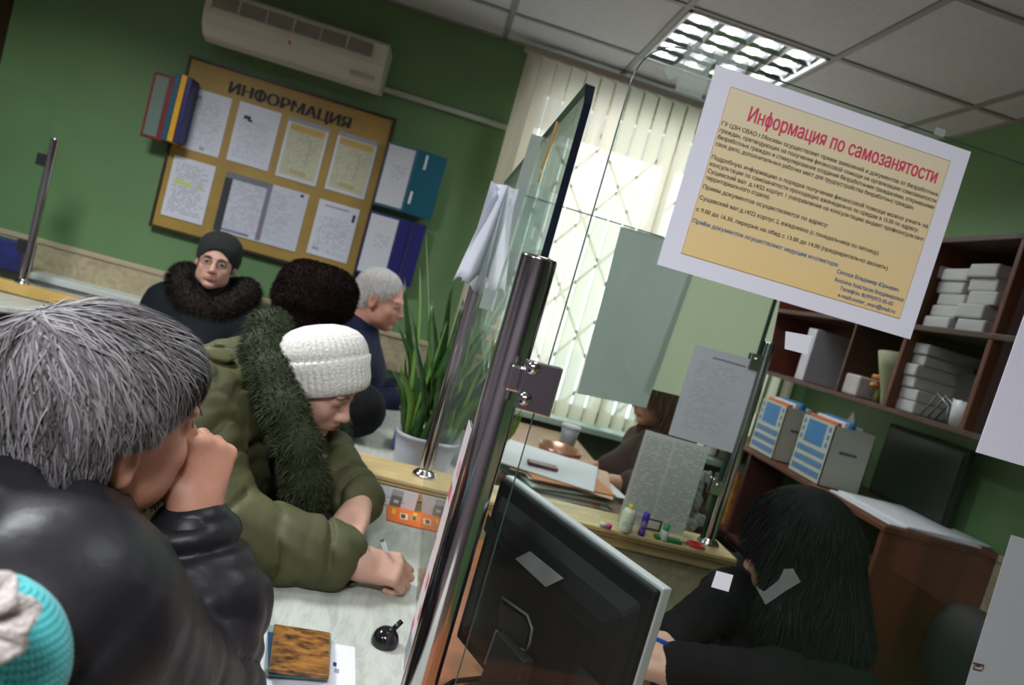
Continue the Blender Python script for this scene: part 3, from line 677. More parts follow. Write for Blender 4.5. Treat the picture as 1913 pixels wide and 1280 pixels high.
def line(s, fx, fz, width, size, m, nm, bold=0, right=False):
    V, F = text_mesh(s, size, (0, tY, 0), (1, 0, 0), (0, 0, 1), m, nm, nt_)
    V = np.array(V)
    if bold: o_ = len(V); V = np.concatenate([V, V+np.array([size*.05, -.00001, 0])]); F = F+[tuple(i+o_ for i in f) for f in F]
    w0 = V[:, 0].max()-V[:, 0].min(); xa = ix0+fx*W; V[:, 0] = (V[:, 0]-V[:, 0].min())*(width*W/w0)+xa; V[:, 2] += iz0+fz*H
    return V, F
M_txred = mat('print_red', (.62, .05, .12), .6); M_txblk = mat('print_black', (.10, .08, .06), .6); M_txblue = mat('print_blue', (.05, .12, .30), .6)
V, F = line('Информация по самозанятости', .105, .845, .86, .0215, M_txred, 'heading', .0004); mesh_obj('red_heading', V, F, M_txred, nt_)
rows = [('ГУ ЦЗН СВАО г.Москвы осуществляет прием заявлений и документов от безработных', 0, .775, .985, 0), ('граждан, претендующих на получение финансовой помощи на организацию самозанятости', 0, .735, .985, 0),
 ('безработных граждан и стимулирование создания безработными гражданами, открывшими', 0, .695, .985, 0), ('свое дело, дополнительных рабочих мест для трудоустройства безработных граждан.', 0, .655, .90, 0),
 ('Подробную информацию о порядке получения финансовой помощи можно узнать на', 0, .575, .985, 0), ('консультации по самозанятости проходящих еженедельно по средам в 15.00 по адресу:', 0, .535, .95, .00012),
 ('Сущевский вал  д.14/22 корпус 1 (направление на консультацию выдает профконсультант', 0, .493, .985, 0), ('территориального отдела).', 0, .453, .285, 0),
 ('Прием документов осуществляется по адресу:', 0, .398, .56, .00016), ('Сущевский вал д.14/22 корпус 2, ежедневно (с понедельника по пятницу)', 0, .332, .81, 0),
 ('с 9.00 до 16.30, перерыв на обед с 13.00 до 14.00 (предварительно звонить)', 0, .262, .87, .00014)]
b = MB()
for s, fx, fz, wd, bo in rows: b.add(*line(s, fx+.008, fz, wd, .0062, M_txblk, 't', bo+.0001))
b.obj('black_text', M_txblk, nt_)
b = MB()
for s, fx, fz, wd, bo in [('Приём документов осуществляют ведущие инспектора:', 0.008, .192, .655, .00014), ('Сиплов Владимир Юрьевич', .665, .155, .29, .0001), ('Анохина Анастасия Владимировна', .665, .105, .325, .0001), ('Телефон: 8(499)973-05-05', .70, .063, .25, .0001), ('e-mail:center_svao@mail.ru', .70, .022, .27, .0001)]:
    b.add(*line(s, fx, fz, wd, .0062, M_txblue, 't', bo))
b.obj('blue_text', M_txblue, nt_)
for c, a, wd, hg in (((.207, 1.62), .1, .03, .05), ((.49, 1.642), 0, .012, .008), ((.235, 1.64), -.1, .05, .012)):
    MB().box((c[0]-wd/2, PB-.0025, c[1]-hg/2), (c[0]+wd/2, PB-.002, c[1]+hg/2)).obj('tape', G_tape, nt_)
def ripped(name, P, m, lab, cat='tape'): return paper(name, P, m, lab, cat, th=.0006)
ripped('paper_scrap', onY(PB-.001, (1468, 619), (1519, 628), (1514, 640), (1508, 663), (1490, 658), (1466, 652)), M_white, 'torn white paper scrap stuck to the glass beneath the landscape notice', 'paper scrap')
ripped('paper_scrap', onY(PB-.001, (1339, 1067), (1370, 1075), (1361, 1106), (1329, 1097)), M_white, 'small square white paper scrap on the glass left of the dark haired clerk', 'paper scrap')
ripped('tape_remnant', onY(PB-.001, (1412, 1096), (1428, 1106), (1455, 1085), (1465, 1064), (1482, 1063), (1496, 1087), (1468, 1104), (1430, 1130)), glass('old_tape', (.78, .79, .77), 1, .10), 'jagged remnant of clear tape on the glass before the dark hair', 'tape')
ripped('tape_remnant', onY(PB-.001, (1240, 130), (1280, 112), (1272, 140), (1250, 148)), G_tape, 'scrap of tape residue left of the landscape notice near the glass top', 'tape')
SH1 = printmat('side_sheet_print', (.74, .73, .84), rows=12, m0=.6, z1=.3, z0=.1, strength=.2)
o = paper('paper_notice', [atY(1925, 560, PB-.0012)+np.array([0, 0, .02]), atY(2200, 640, PB-.0012), atY(2130, 935, PB-.0012), atY(1824, 845, PB-.0012)], SH1, 'blank white sheet cut off by the right frame edge', 'notice')
q = [atY(1890, 1000, PB-.0012), atY(2200, 1090, PB-.0012), atY(2100, 1420, PB-.0012), atY(1785, 1345, PB-.0012)]
sh2 = thing('paper_notice', 'greyish printed sheets clipped together at the lower right', 'notice', q[2])
m_gs = printmat('clipped_print', (.36, .38, .40), rows=16, m0=.2, z0=.80, z1=.86, strength=.5, dens=.5)
MB().prism(q, (0, .001, 0)).obj('front_sheet', m_gs, sh2)
b = MB(); c0 = atY(1818, 1238, PB-.003); ex = (atY(1838, 1243, PB-.003)-c0); ez = (atY(1814, 1248, PB-.003)-c0)
cp = [c0, c0+ex, c0+ex*1.08+ez*.5, c0+ex+ez, c0+ez*1.0+ex*.25, c0+ez*.5+ex*.2, c0+ez*.35+ex*.3, c0+ez*.3+ex*.8]
b.tube(cp, .0006, 6); b.obj('paper_clip', mat('copper_clip', (.25, .10, .07), .3, metal=.7), sh2)
# ------------------------------------------------------------------ sheets on the partition screen
Yc = 1.7795
o = paper('paper_sheet', onY(Yc, (1160, 423), (1312, 463), (1207, 762), (1078, 735)), sheetmat('grey_film', (.62, .70, .67), .6, see=.10), 'grey green sheet seen through the glass before the blinds', 'paper sheet', th=.001)
gb_ = onY(Yc+.0105, (1312, 463), (1490, 505), (1418, 790), (1205, 727))
o = paper('paper_sheet', onY(1.792, (1305, 462), (1468, 508), (1415, 775), (1204, 724)), sheetmat('pale_green_card', (.88, .92, .79), .62), 'pale green card behind the glass left of the right pole', 'paper sheet', th=.001, out=(0, -1, 0))
WP = (.66, .68, .76)
SP1 = printmat('list_print_a', WP, rows=48, dens=.6, m0=.12, m1=.8, z0=.12, z1=.86, bands=((.3, .8, .90, .92, (.3, .3, .35)),), strength=.2)
SP2 = printmat('list_print_b', (.66, .69, .68), rows=40, dens=.8, m0=.06, m1=1.15, z0=.03, z1=.95, bands=((.46, .5, 0, 1, (.66, .69, .68)),), strength=.38)
o = paper('paper_sheet', onY(1.777, (1299, 643), (1419, 676), (1370, 847), (1249, 812)), SP1, 'white printed sheet nearest the right pole on the partition glass', 'paper sheet')
o = paper('paper_sheet', onY(1.7785, (1207, 803), (1326, 837), (1275, 1003), (1153, 975)), SP2, 'two column printed sheet standing below the other on the partition glass', 'paper sheet')
# sheets on the long screen, customer side
M_pink = printmat('pink_sheet', (.70, .60, .62), ink=(.6, .03, .08), rows=9, dens=.35, wx=5, m0=.05, m1=1.2, z0=.1, z1=.95, axis='Y', strength=.8)
Yn = .84
P = [(GX-.002, Yn, atX(900, 780, GX)[2]*0+1.115), (GX-.002, 1.13, 1.115), (GX-.002, 1.13, .80), (GX-.002, Yn, .80)]
pk = atX(878, 785, GX); pk2 = atX(762, 1112, GX)
P = [(GX-.002, Yn, pk[2]), (GX-.002, pk[1], pk[2]), (GX-.002, pk[1], pk2[2]), (GX-.002, Yn, pk2[2])]
o = paper('paper_notice', P, M_pink, 'white notice with red lettering seen nearly edge on beside the big pole', 'notice', out=(-1, 0, 0), th=.001)
for k, (pts, lab) in enumerate(((((918, 338), (955, 350), (905, 545), (862, 528)), 'curling white paper with flared corner taped high on the long glass'), (((921, 360), (946, 352), (893, 520), (846, 525)), 'thin white paper strip just left of the curling one on the long glass'))):
    tl, tr, br, blx = [np.array(v) for v in onY(1.70-.03*k, *pts)]
    b = MB(); b.grid(lambda u, v: (tl*(1-u)+tr*u)*(1-v)+(blx*(1-u)+br*u)*v+np.array([0, .02*math.sin(u*5+v*2)-.03*k, .010*math.sin(u*8)*v]), 8, 10)
    o = b.obj('paper_strip', sheetmat('strip_paper%d' % k, (.72, .74, .82), .25), None, smooth=True); tag(o, lab, 'paper strip'); s = o.modifiers.new('t', 'SOLIDIFY'); s.thickness = .0006
b = MB(); b.prism(onX(GX-.0012, (1040, 226), (1044, 232), (1014, 318), (1010, 314)), (-.0006, 0, 0)); b.obj('ochre_tape', mat('ochre_tape', (.40, .24, .06), .5), sa)
b = MB(); b.prism(onX(GX-.0012, (1009, 322), (1012, 326), (1007, 342), (1004, 340)), (-.0006, 0, 0)); b.obj('ochre_tape', MATS['ochre_tape'], sa)
b = MB(); b.prism(onX(GX-.0018, (994, 250), (1014, 256), (916, 580), (895, 575)), (-.0006, 0, 0)); b.obj('pale_strip', glass('pale_strip_mix', (.85, .88, .87), 1.6, .32), sa)  # thin pale half-transparent strip laid on the long pane
# leaflets in front of rail
LF = printmat('leaflet_print', (.62, .65, .72), rows=8, dens=.5, wx=5, m0=.35, m1=.75, z0=.1, z1=.55, bands=((.50, .72, 0, .62, (.16, .19, .18)), (.5, .72, .62, .95, (.36, .40, .40)), (.57, .66, .25, .4, (.6, .62, .6)), (0, .12, .78, 1, (.12, .13, .14)), (0, 1, 0, .04, (.4, .3, .4))), strength=.5)
o = box('leaflet', (atY(688, 895, 1.70)[0], 1.700, .7515), (GX-.004, 1.7022, .799), LF, None, bevel=0); tag(o, 'white and grey printed card standing against the pine rail', 'leaflet')
OR = printmat('orange_print', (.72, .16, .03), ink=(.8, .45, .05), rows=5, dens=.5, wx=8, m0=.1, m1=.95, z0=.0, z1=1, strength=.0, bands=((.14, .22, .5, .8, (.75, .45, .04)), (.33, .5, .3, .65, (.70, .62, .42)), (.35, .45, .35, .6, (.08, .06, .03)), (.55, .75, .35, .7, (.45, .25, .10)), (.62, .7, .7, .85, (.75, .55, .1)), (.62, .68, .4, .6, (.1, .06, .03))))
ao = [atZ(x, y, .7512) for x, y in ((722, 944), (803, 962), (792, 990), (722, 972))]
b = MB().prism(ao, (0, 0, .002)); o = mesh_obj('leaflet', b.v, b.f, OR); tag(o, 'orange printed leaflet lying on the marbled counter', 'leaflet')
# Generated Z is flat on a lying leaflet: print uses Y there
for nd in OR.node_tree.nodes:
    if nd.type == 'SEPXYZ':
        for l in list(OR.node_tree.links):
            if l.from_node == nd and l.from_socket.name == 'Z':
                to = l.to_socket; OR.node_tree.links.remove(l); OR.node_tree.links.new(nd.outputs['Y'], to)
# small things on the counter
def lying(px4, z, th, m, name, parent=None, **k):
    P = [atZ(x, y, z) for x, y in px4]; b = MB().prism(P, (0, 0, th)); return b.obj(name, m, parent, **k)
o = lying([(478, 1180), (663, 1210), (664, 1300), (470, 1300)], .7502, .0008, M_white, 'paper'); tag(o, 'white sheet under the small books on the counter', 'paper')
V, F = text_mesh('(', .02, (0, 0, 0), (1, 0, 0), (0, 1, 0), M_ink, 'print', None)
c0 = atZ(626, 1240, .7514); ps = lying([(623, 1237), (629, 1239), (628, 1246), (622, 1244)], .7512, .0003, mat('print_mark', (.05, .03, .12), .6), 'print_mark', o)
lying([(625, 1249), (634, 1251), (633, 1258), (624, 1256)], .7512, .0003, mat('print_mark2', (.3, .3, .42), .6), 'print_mark', o)
bk = lying([(499, 1180), (616, 1196), (612, 1274), (492, 1265)], .7512, .012, mat('sea_green_cover', (.20, .30, .26), .4), 'notebook', bevel=.001)
tag(bk, 'thin grey green booklet beneath the brown patterned one', 'book'); lying([(500, 1182), (614, 1197), (610, 1268), (501, 1262)], .7632, .0012, mat('blue_page', (.02, .06, .13), .4), 'dark_cover', bk)
BR = mat('brown_pattern', (.34, .15, .03), .35, nscale=80, color2=(.045, .017, .008), detail=4, stretch=(.6, 1.6, 1))
bt = thing('passport_cover', 'brown and gold patterned passport cover on the counter', 'book', atZ(560, 1230, .765))
lying([(511, 1173), (614, 1189), (613, 1271), (501, 1258)], .7646, .007, BR, 'cover', bt, bevel=.0015)
lying([(513, 1176), (612, 1191), (611, 1268), (503, 1256)], .7660, .0035, M_white2, 'pages', bt)
# pen holder base, glossy black ball with stub
c = atZ(721, 1190, .762); pb_ = thing('pen_stand', 'glossy black round pen stand on the counter near the pole', 'pen stand', (c[0], c[1], .7502))
MB().lathe([(.0, 0), (.0215, 0), (.0225, .003), (.022, .010), (.019, .018), (.013, .0245), (.006, .0275), (0, .028)], (c[0], c[1], .7502), 28).obj('base', mat('gloss_black', (.008, .008, .009), .12), pb_, smooth=True)
MB().tube([(c[0]+.006, c[1]+.004, .770), (c[0]+.019, c[1]+.010, .788)], [.0045, .0042], 12).obj('socket', mat('gloss_black', (.008, .008, .009)), pb_, smooth=True)
o = paper('paper_slip', [(GX-.003, 1.0, .80), (GX-.003, 1.05, .80), (GX-.003, 1.05, .756), (GX-.003, 1.0, .756)], mat('grey_slip', (.25, .28, .32), .5), 'small grey slip at the foot of the long glass', 'paper', out=(-1, 0, 0))
o = lying([(722, 1088), (752, 1098), (735, 1105), (700, 1100)], .7502, .0006, M_white, 'form'); tag(o, 'white form under the writing hand', 'paper')
# ------------------------------------------------------------------ clerk side: near desk and monitor
nd = thing('desk', 'cherry coloured desk of the dark haired clerk behind the nearest glass', 'desk', (.4, 1.1, 0))
b = MB(); b.prism([(GX+.025, .3, .70), (.66, .3, .70), (.66, 1.20, .70), (.60, 1.70, .70), (GX+.025, 1.70, .70)], (0, 0, .022)); b.obj('desk_top', M_orange, nd, bevel=.003)
box('side_panel', (.60, .32, 0), (.622, 1.2, .70), M_orange, nd); box('back_panel', (.16, 1.66, 0), (.60, 1.68, .70), M_orange, nd)
mR = np.array([.372, .785, 1.05]); mL = np.array([.208, 1.13, 1.05]); mu = (mR-mL); mw = np.linalg.norm(mu); mu /= mw
mn = np.array([-mu[1], mu[0], 0]); mn = mn if mn[0] < 0 else -mn      # back normal, towards the customers
mn = -mn if np.dot(mn, CAM-mR) < 0 else mn
mon = thing('monitor', 'black flat monitor with silver top edge, its back to the viewer', 'monitor', (.30, .97, .722))
def MP(s, z, d=0): return mL+mu*s*mw+np.array([0, 0, z-1.05])+mn*d
def mprism(pts, dep, name, m, d0=0, bevel=.002, par=None):
    return MB().prism([MP(s, z, d0) for s, z in pts], mn*dep).obj(name, m, par or mon, bevel=bevel)
mprism([(0, .757), (1, .757), (1, 1.05), (0, 1.05)], -.016, 'silver_bezel', M_silver, d0=0)
mprism([(.004, .759), (.996, .759), (.996, 1.046), (.004, 1.046)], .012, 'rear_housing', M_black, d0=-.002, bevel=.004)
b = MB(); n_ = 9
rings = [(.0, .04, .96, .775, 1.02), (.010, .07, .93, .79, 1.0), (.018, .14, .86, .81, .975), (.021, .2, .8, .83, .955)]
V = []; Fc = []
for d, s0, s1, z0_, z1_ in rings:
    V += [MP(s0, z0_, .010+d), MP(s1, z0_, .010+d), MP(s1, z1_, .010+d), MP(s0, z1_, .010+d)]
for i in range(3):
    for k in range(4): Fc.append((i*4+k, i*4+(k+1) % 4, (i+1)*4+(k+1) % 4, (i+1)*4+k))
Fc.append((12, 13, 14, 15)); b.add(V, Fc); b.obj('rear_bulge', M_black, mon, bevel=.006)
pl0 = MP(.5, .9, .046)
def onmon(px, py, d=.031): return onplane(px, py, MP(.5, .9, d), mn)
MB().prism([onmon(*p, d=.0315) for p in ((963, 1044), (990, 1030), (1053, 1081), (1020, 1097))], mn*.0006).obj('sticker', mat('sticker_grey', (.24, .24, .25), .5), mon)
def onm(pts, d, th, m, nm, bevel=0): return MB().prism([onmon(*p, d=d) for p in pts], mn*th).obj(nm, m, mon, bevel=bevel)
hp = [onmon(*p, d=.034) for p in ((938, 1116), (960, 1132), (985, 1150), (994, 1175), (990, 1200), (982, 1218))]
MB().tube(hp, .0022, 8).obj('handle_rim', mat('rim_grey', (.10, .10, .10), .3), mon, smooth=True)
onm([(935, 1125), (957, 1140), (980, 1155), (988, 1178), (980, 1212), (932, 1172)], .0320, .001, mat('recess', (.02, .02, .022), .3), 'handle_recess')
onm([(928, 1176), (980, 1214), (960, 1290), (905, 1240)], .0316, .002, M_grey, 'stand_cover')
gp = [MP(s, 1.0-.075*math.sin(s*1.9)-.02*s, .0300) for s in np.linspace(.06, .94, 12)]; gp2 = [p+np.array([0, 0, -.028]) for p in gp]
b = MB(); b.add(gp+gp2, [(i, i+1, i+13, i+12) for i in range(11)]); b.obj('curved_band', M_dark, mon)
b = MB(); b.lathe([(.0, 0), (.105, 0), (.11, .004), (.10, .012), (0, .016)], (.30, .97, .722), 28); b.obj('base', M_dark, mon, smooth=True)
mprism([(.38, .735), (.62, .735), (.60, .86), (.40, .86)], .03, 'neck', M_dark, d0=.02)
# connector stub and cables low left
q = onmon(868, 1232, .02)
t = thing('mains_adapter', 'dark cable adapter with a white label beside the monitor foot', 'adapter', (q[0], q[1], .722))
R_ = np.array([[.8, -.6, 0], [.6, .8, 0], [0, 0, 1]])
c_ = np.array([.168, .93, .722]); MB().box((-.025, -.045, 0), (.025, .045, .035), R_, c_).obj('case', M_dark, t, bevel=.004); MB().box((-.015, -.03, .035), (.012, .01, .0358), R_, c_).obj('white_label', M_white2, t)
MB().tube([c_+np.array([.0, .05, .02]), c_+np.array([.03, .09, .02]), c_+np.array([.08, .10, .03]), c_+np.array([.12, .12, .06])], .004, 8).obj('cable', M_black, t, smooth=True)
# ------------------------------------------------------------------ things on the partition rail
zr = .822
def place(px, py, z=zr): return atZ(px, py, z)
c = place(1166, 992); t = thing('glue_bottle', 'white glue bottle with a yellow cap on the partition rail', 'bottle', c)
MB().lathe([(0, 0), (.017, 0), (.018, .004), (.018, .052), (.014, .060), (.008, .063)], c, 24).obj('bottle_body', mat('glue_white', (.70, .72, .62), .35), t, smooth=True)
MB().lathe([(.0185, .012), (.0185, .042)], c, 24).obj('label', printmat('glue_label', (.72, .74, .62), ink=(.1, .45, .25), rows=5, dens=.6, wx=5, m0=.1, m1=.9, z0=.1, z1=.6, strength=.8), t, smooth=True)
MB().lathe([(.0075, .060), (.0075, .070), (.005, .074), (0, .074)], c, 16).obj('cap', mat('cap_yellow', (.8, .55, .02), .4), t, smooth=True)
c = place(1197, 1000); t = thing('glue_stick', 'purple blue glue stick beside the glue bottle', 'glue stick', c)
mp = mat('purple_plastic', (.06, .03, .42), .35)
MB().lathe([(0, 0), (.0095, 0), (.0095, .010), (.0085, .011), (.0085, .045), (0, .045)], c, 20).obj('tube', mp, t, smooth=True)
MB().lathe([(.0088, .013), (.0088, .036)], c, 20).obj('label', mat('stick_label', (.6, .35, .45), .5, color2=(.1, .05, .4), nscale=60), t, smooth=True)
MB().lathe([(.0092, .044), (.0092, .060), (.006, .063), (0, .063)], c, 20).obj('cap', mp, t, smooth=True)
c = place(1238, 1010); t = thing('correction_fluid', 'small white bottle with a green cap on the partition rail', 'bottle', c)
MB().lathe([(0, 0), (.0105, 0), (.011, .002), (.011, .026), (.007, .030)], c, 20).obj('bottle_body', mat('fluid_white', (.6, .68, .62), .35), t, smooth=True)
MB().lathe([(.0085, .028), (.008, .045), (0, .046)], c, 16).obj('cap', mat('cap_green', (.02, .30, .10), .35), t, smooth=True)
c = place(1128, 985); t = thing('marker_cap', 'small white tube with a pink cap lying on the partition rail', 'marker', c)
MB().tube([c+np.array([-.012, 0, .007]), c+np.array([.004, -.002, .007])], .0062, 12).obj('barrel', mat('fluid_white', (.6, .6, .6)), t, smooth=True)
MB().tube([c+np.array([.004, -.002, .007]), c+np.array([.018, -.004, .007])], .0068, 12).obj('cap', mat('cap_pink', (.62, .05, .30), .35), t, smooth=True)
c = place(1290, 1020); t = thing('scissors', 'red handled scissors lying at the right end of the rail', 'scissors', c)
rm = mat('red_plastic', (.50, .01, .02), .3)
for s in (-1, 1):
    pts = [c+np.array([.014+.020*math.cos(a), s*.011+.009*math.sin(a), .006]) for a in np.linspace(0, 2*math.pi, 13)]
    MB().tube(pts, .0035, 8, cap=False).obj('handle', rm, t, smooth=True)
    MB().prism([c+np.array(v) for v in ((-.005, s*.006, .004), (-.06, -s*.003, .004), (-.005, s*.001, .004))], (0, 0, .002)).obj('blade', mat('steel', (.5, .5, .5), .3, metal=1), t)
c = place(1262, 1018); o = MB().box((c[0]-.055, c[1]+.004, zr), (c[0]+.02, c[1]+.030, zr+.009)).obj('stapler', mat('stapler_green', (.01, .20, .06), .4), None, bevel=.003); tag(o, 'flat green plastic case lying behind the small bottles', 'case')
c = place(1222, 1000); t = thing('pen_box', 'smoked grey open box behind the purple glue stick', 'box', (c[0], c[1]+.03, zr))
box('body', (c[0]-.02, c[1]+.034, zr), (c[0]+.03, c[1]+.05, zr+.035), mat('smoke_plastic', (.06, .06, .06), .2), t); box('insert', (c[0]-.012, c[1]+.0335, zr+.006), (c[0]+.022, c[1]+.036, zr+.028), M_white2, t)
# crumpled film bag by the pole
t = tag(SDF() and thing('plastic_bag', 'crumpled clear plastic bag beside the right pole of the partition', 'bag', (.90, 1.84, zr)))
S = SDF(); rng = np.random.RandomState(5)
for i in range(9): S.ell((.885+.02*rng.randn()*.6, 1.835+.006*rng.randn(), .85+.025*i*.7), (.018, .008, .02), k=.01)
S.disp = lambda P: .003*np.sin(P[:, 0]*240+P[:, 2]*190)*np.sin(P[:, 2]*160)
sdf_obj('film', S, .003, mat('film_grey', (.35, .35, .36), .2), t, 0)
# ------------------------------------------------------------------ far clerk's desk with papers
fd = thing('desk', 'far desk under the window heaped with papers', 'desk', (.5, 2.6, 0))
box('desk_top', (GX+.03, 1.88, .722), (.88, 3.30, .745), mat('tan_desk_laminate', (.34, .20, .12), .45, var=.1, nscale=6), fd, bevel=.003); box('side_panel', (.80, 1.9, 0), (.82, 3.2, .722), M_redwood2, fd)
random.seed(3); zz = .745; pm_ = [M_white, M_white2, mat('orange_folder', (.55, .18, .06), .5), mat('brown_folder', (.20, .08, .05), .5), mat('green_edge_tray', (.05, .22, .15), .2), M_white, mat('peach_folder', (.62, .36, .25), .5)]
base = place(1015, 935, .745)
stack = [('brown_folder', .008, 3), ('green_edge_tray', .004, 4), ('old', .008, 1), ('brown', .009, 3), ('old', .007, 1), ('green', .005, 4), ('white', .007, 0), ('dark', .008, 3), ('orange', .003, 2), ('white', .004, 0)]
names = {0: ('paper_stack', 'paper stack'), 1: ('paper_stack', 'paper stack'), 2: ('folder', 'folder'), 3: ('folder', 'folder'), 4: ('glass_tray', 'tray'), 6: ('folder', 'folder')}
labs = ['lowest brown folder of the pile on the far desk', 'lower green edged glass tray in the pile on the far desk', 'old papers above the lower glass tray of the pile', 'second brown folder in the pile on the far desk', 'yellowed papers in the middle of the pile on the far desk', 'upper green edged glass tray in the pile on the far desk', 'white papers above the upper glass tray of the pile', 'third brown folder near the top of the pile', 'thin orange folder near the top of the pile', 'white sheets topmost on the pile on the far desk']
zz = .7455
stack = stack[:4]+[('white', .005, 0), ('orange', .003, 2)]+stack[4:8]+[('white', .003, 0), ('peach', .003, 6)]+stack[8:]
labs = labs[:4]+['white papers just above the second brown folder of the pile', 'thin orange folder in the middle of the pile on the far desk']+labs[4:8]+['white sheets above the third brown folder of the pile', 'peach folder below the top orange folder of the pile']+labs[8:]
for (nm, th, mi), lab in zip(stack, labs):
    a = random.uniform(-.32, .32); ca, sa = math.cos(a), math.sin(a); R_ = np.array([[ca, -sa, 0], [sa, ca, 0], [0, 0, 1]]); w_, d_ = random.uniform(.13, .17), random.uniform(.15, .18)
    cx = .56+random.uniform(-.03, .03); cy = 2.20+random.uniform(-.03, .03)
    o = MB().box((-w_, -d_, 0), (w_, d_, th), R_, (cx, cy, zz)).obj(names[mi][0], pm_[mi], None, bevel=.001); tag(o, lab, names[mi][1]); zz += th+.0008
o = MB().box((-.05, -.02, 0), (.05, .02, .012), np.eye(3), (.50, 2.14, zz)).obj('stapler', mat('plum_plastic', (.12, .01, .04), .35), None, bevel=.004); tag(o, 'dark plum stapler on top of the paper pile', 'stapler')
def loose(cx, cy, w_, d_, a, th, m, lab, nm='paper', cat='paper', z=.7455):
    ca, sa = math.cos(a), math.sin(a); R_ = np.array([[ca, -sa, 0], [sa, ca, 0], [0, 0, 1]])
    o = MB().box((-w_/2, -d_/2, 0), (w_/2, d_/2, th), R_, (cx, cy, z)).obj(nm, m, None, bevel=.0006); tag(o, lab, cat); return o
loose(.30, 2.02, .21, .15, .2, .004, M_white, 'loose white paper between the big pole and the pile on the far desk')
loose(.36, 1.95, .12, .06, -.3, .003, mat('cream_card', (.7, .6, .35), .6), 'cream card lying in front of the pile on the far desk', 'card', 'card')
loose(.62, 1.93, .10, .025, -.5, .012, rm, 'red stapling tool in front of the pile', 'stapler', 'stapler')
loose(.55, 1.925, .16, .018, -.3, .010, mat('tan_ruler', (.35, .22, .12), .5), 'brown wooden ruler before the pile', 'ruler', 'ruler')
loose(.76, 2.50, .20, .24, -.1, .016, pm_[6], 'peach folder at the window end of the far desk', 'folder', 'folder')
loose(.755, 2.50, .19, .22, .05, .010, pm_[2], 'orange folder on top of the peach folder', 'folder', 'folder', .762)
loose(.30, 2.72, .22, .34, .1, .03, M_white, 'white paper stack near the window end of the far desk', 'paper_stack', 'paper stack')
BO = tuple(atZ(1040, 862, .746)); t = thing('tape_roll', 'copper brown shiny bowl on the far desk', 'bowl', BO)
MB().lathe([(0, .0), (.05, .002), (.085, .03), (.09, .06), (.086, .06), (.08, .032), (0, .012)], BO, 28).obj('bowl', mat('copper_brown', (.42, .20, .13), .25, metal=.4), t, smooth=True); t.name = 'bowl'
for (x, y, h, r, lab, m) in ((atZ(1056, 838, .746)[0], atZ(1056, 838, .746)[1], .10, .04, 'grey translucent cup standing by the window end', mat('cup_grey', (.32, .33, .36), .3)), (.24, 2.9, .11, .045, 'dark glass jar behind the chrome clamp', mat('jar_dark', (.08, .10, .11), .1))):
    t = thing('cup', lab, 'cup', (x, y, .746)); MB().lathe([(0, 0), (r*.8, 0), (r, h), (r*.95, h), (r*.75, .004), (0, .004)], (x, y, .746), 24).obj('wall', m, t, smooth=True)
    if r < .042: MB().lathe([(r*1.08, h-.002), (r*1.08, h+.006), (0, h+.008)], (x, y, .746), 24).obj('lid', mat('cup_lid', (.5, .5, .55), .3), t, smooth=True)
# ------------------------------------------------------------------ low cabinet along the right wall
cz = .95
lc = thing('low_cabinet', 'dark red low cabinet along the right wall', 'cabinet', (1.82, 2.7, 0))
box('top_panel', (1.60, 1.995, cz-.02), (2.035, 3.49, cz), M_redwood, lc); box('near_side', (1.61, 2.005, 0), (2.033, 2.025, cz-.02), M_redwood, lc)
box('back_panel', (2.01, 2.025, 0), (2.033, 3.48, cz-.02), M_redwood2, lc); box('far_side', (1.61, 3.46, 0), (2.01, 3.48, cz-.02), M_redwood2, lc)
for y in (2.5, 2.98): box('divider', (1.63, y, 0), (2.01, y+.02, cz-.02), M_redwood2, lc)
box('shelf', (1.63, 2.03, .52), (2.01, 3.46, .54), M_redwood2, lc)
for i, (y, z, s, cc, lb) in enumerate([(2.2, .54, (.09, .14), (.30, .31, .30), 'pale'), (2.36, .54, (.07, .2), (.10, .11, .12), 'charcoal'), (2.62, .54, (.08, .22), (.25, .12, .03), 'tawny'), (2.78, .54, (.08, .18), (.30, .26, .10), 'straw coloured'), (3.10, .54, (.08, .26), (.35, .14, .03), 'rust coloured'), (3.24, .54, (.09, .2), (.12, .16, .08), 'mossy'), (2.28, .02, (.1, .25), (.3, .3, .33), 'grey')]):
    o = box('file_box', (1.66, y, z+.001), (1.98, y+s[0], z+s[1]+.0), mat('file_%d' % i, cc, .6, var=.3, nscale=20), None); tag(o, lb+' file box standing inside the low cabinet' + (', on its bottom board' if i == 6 else ''), 'file box')
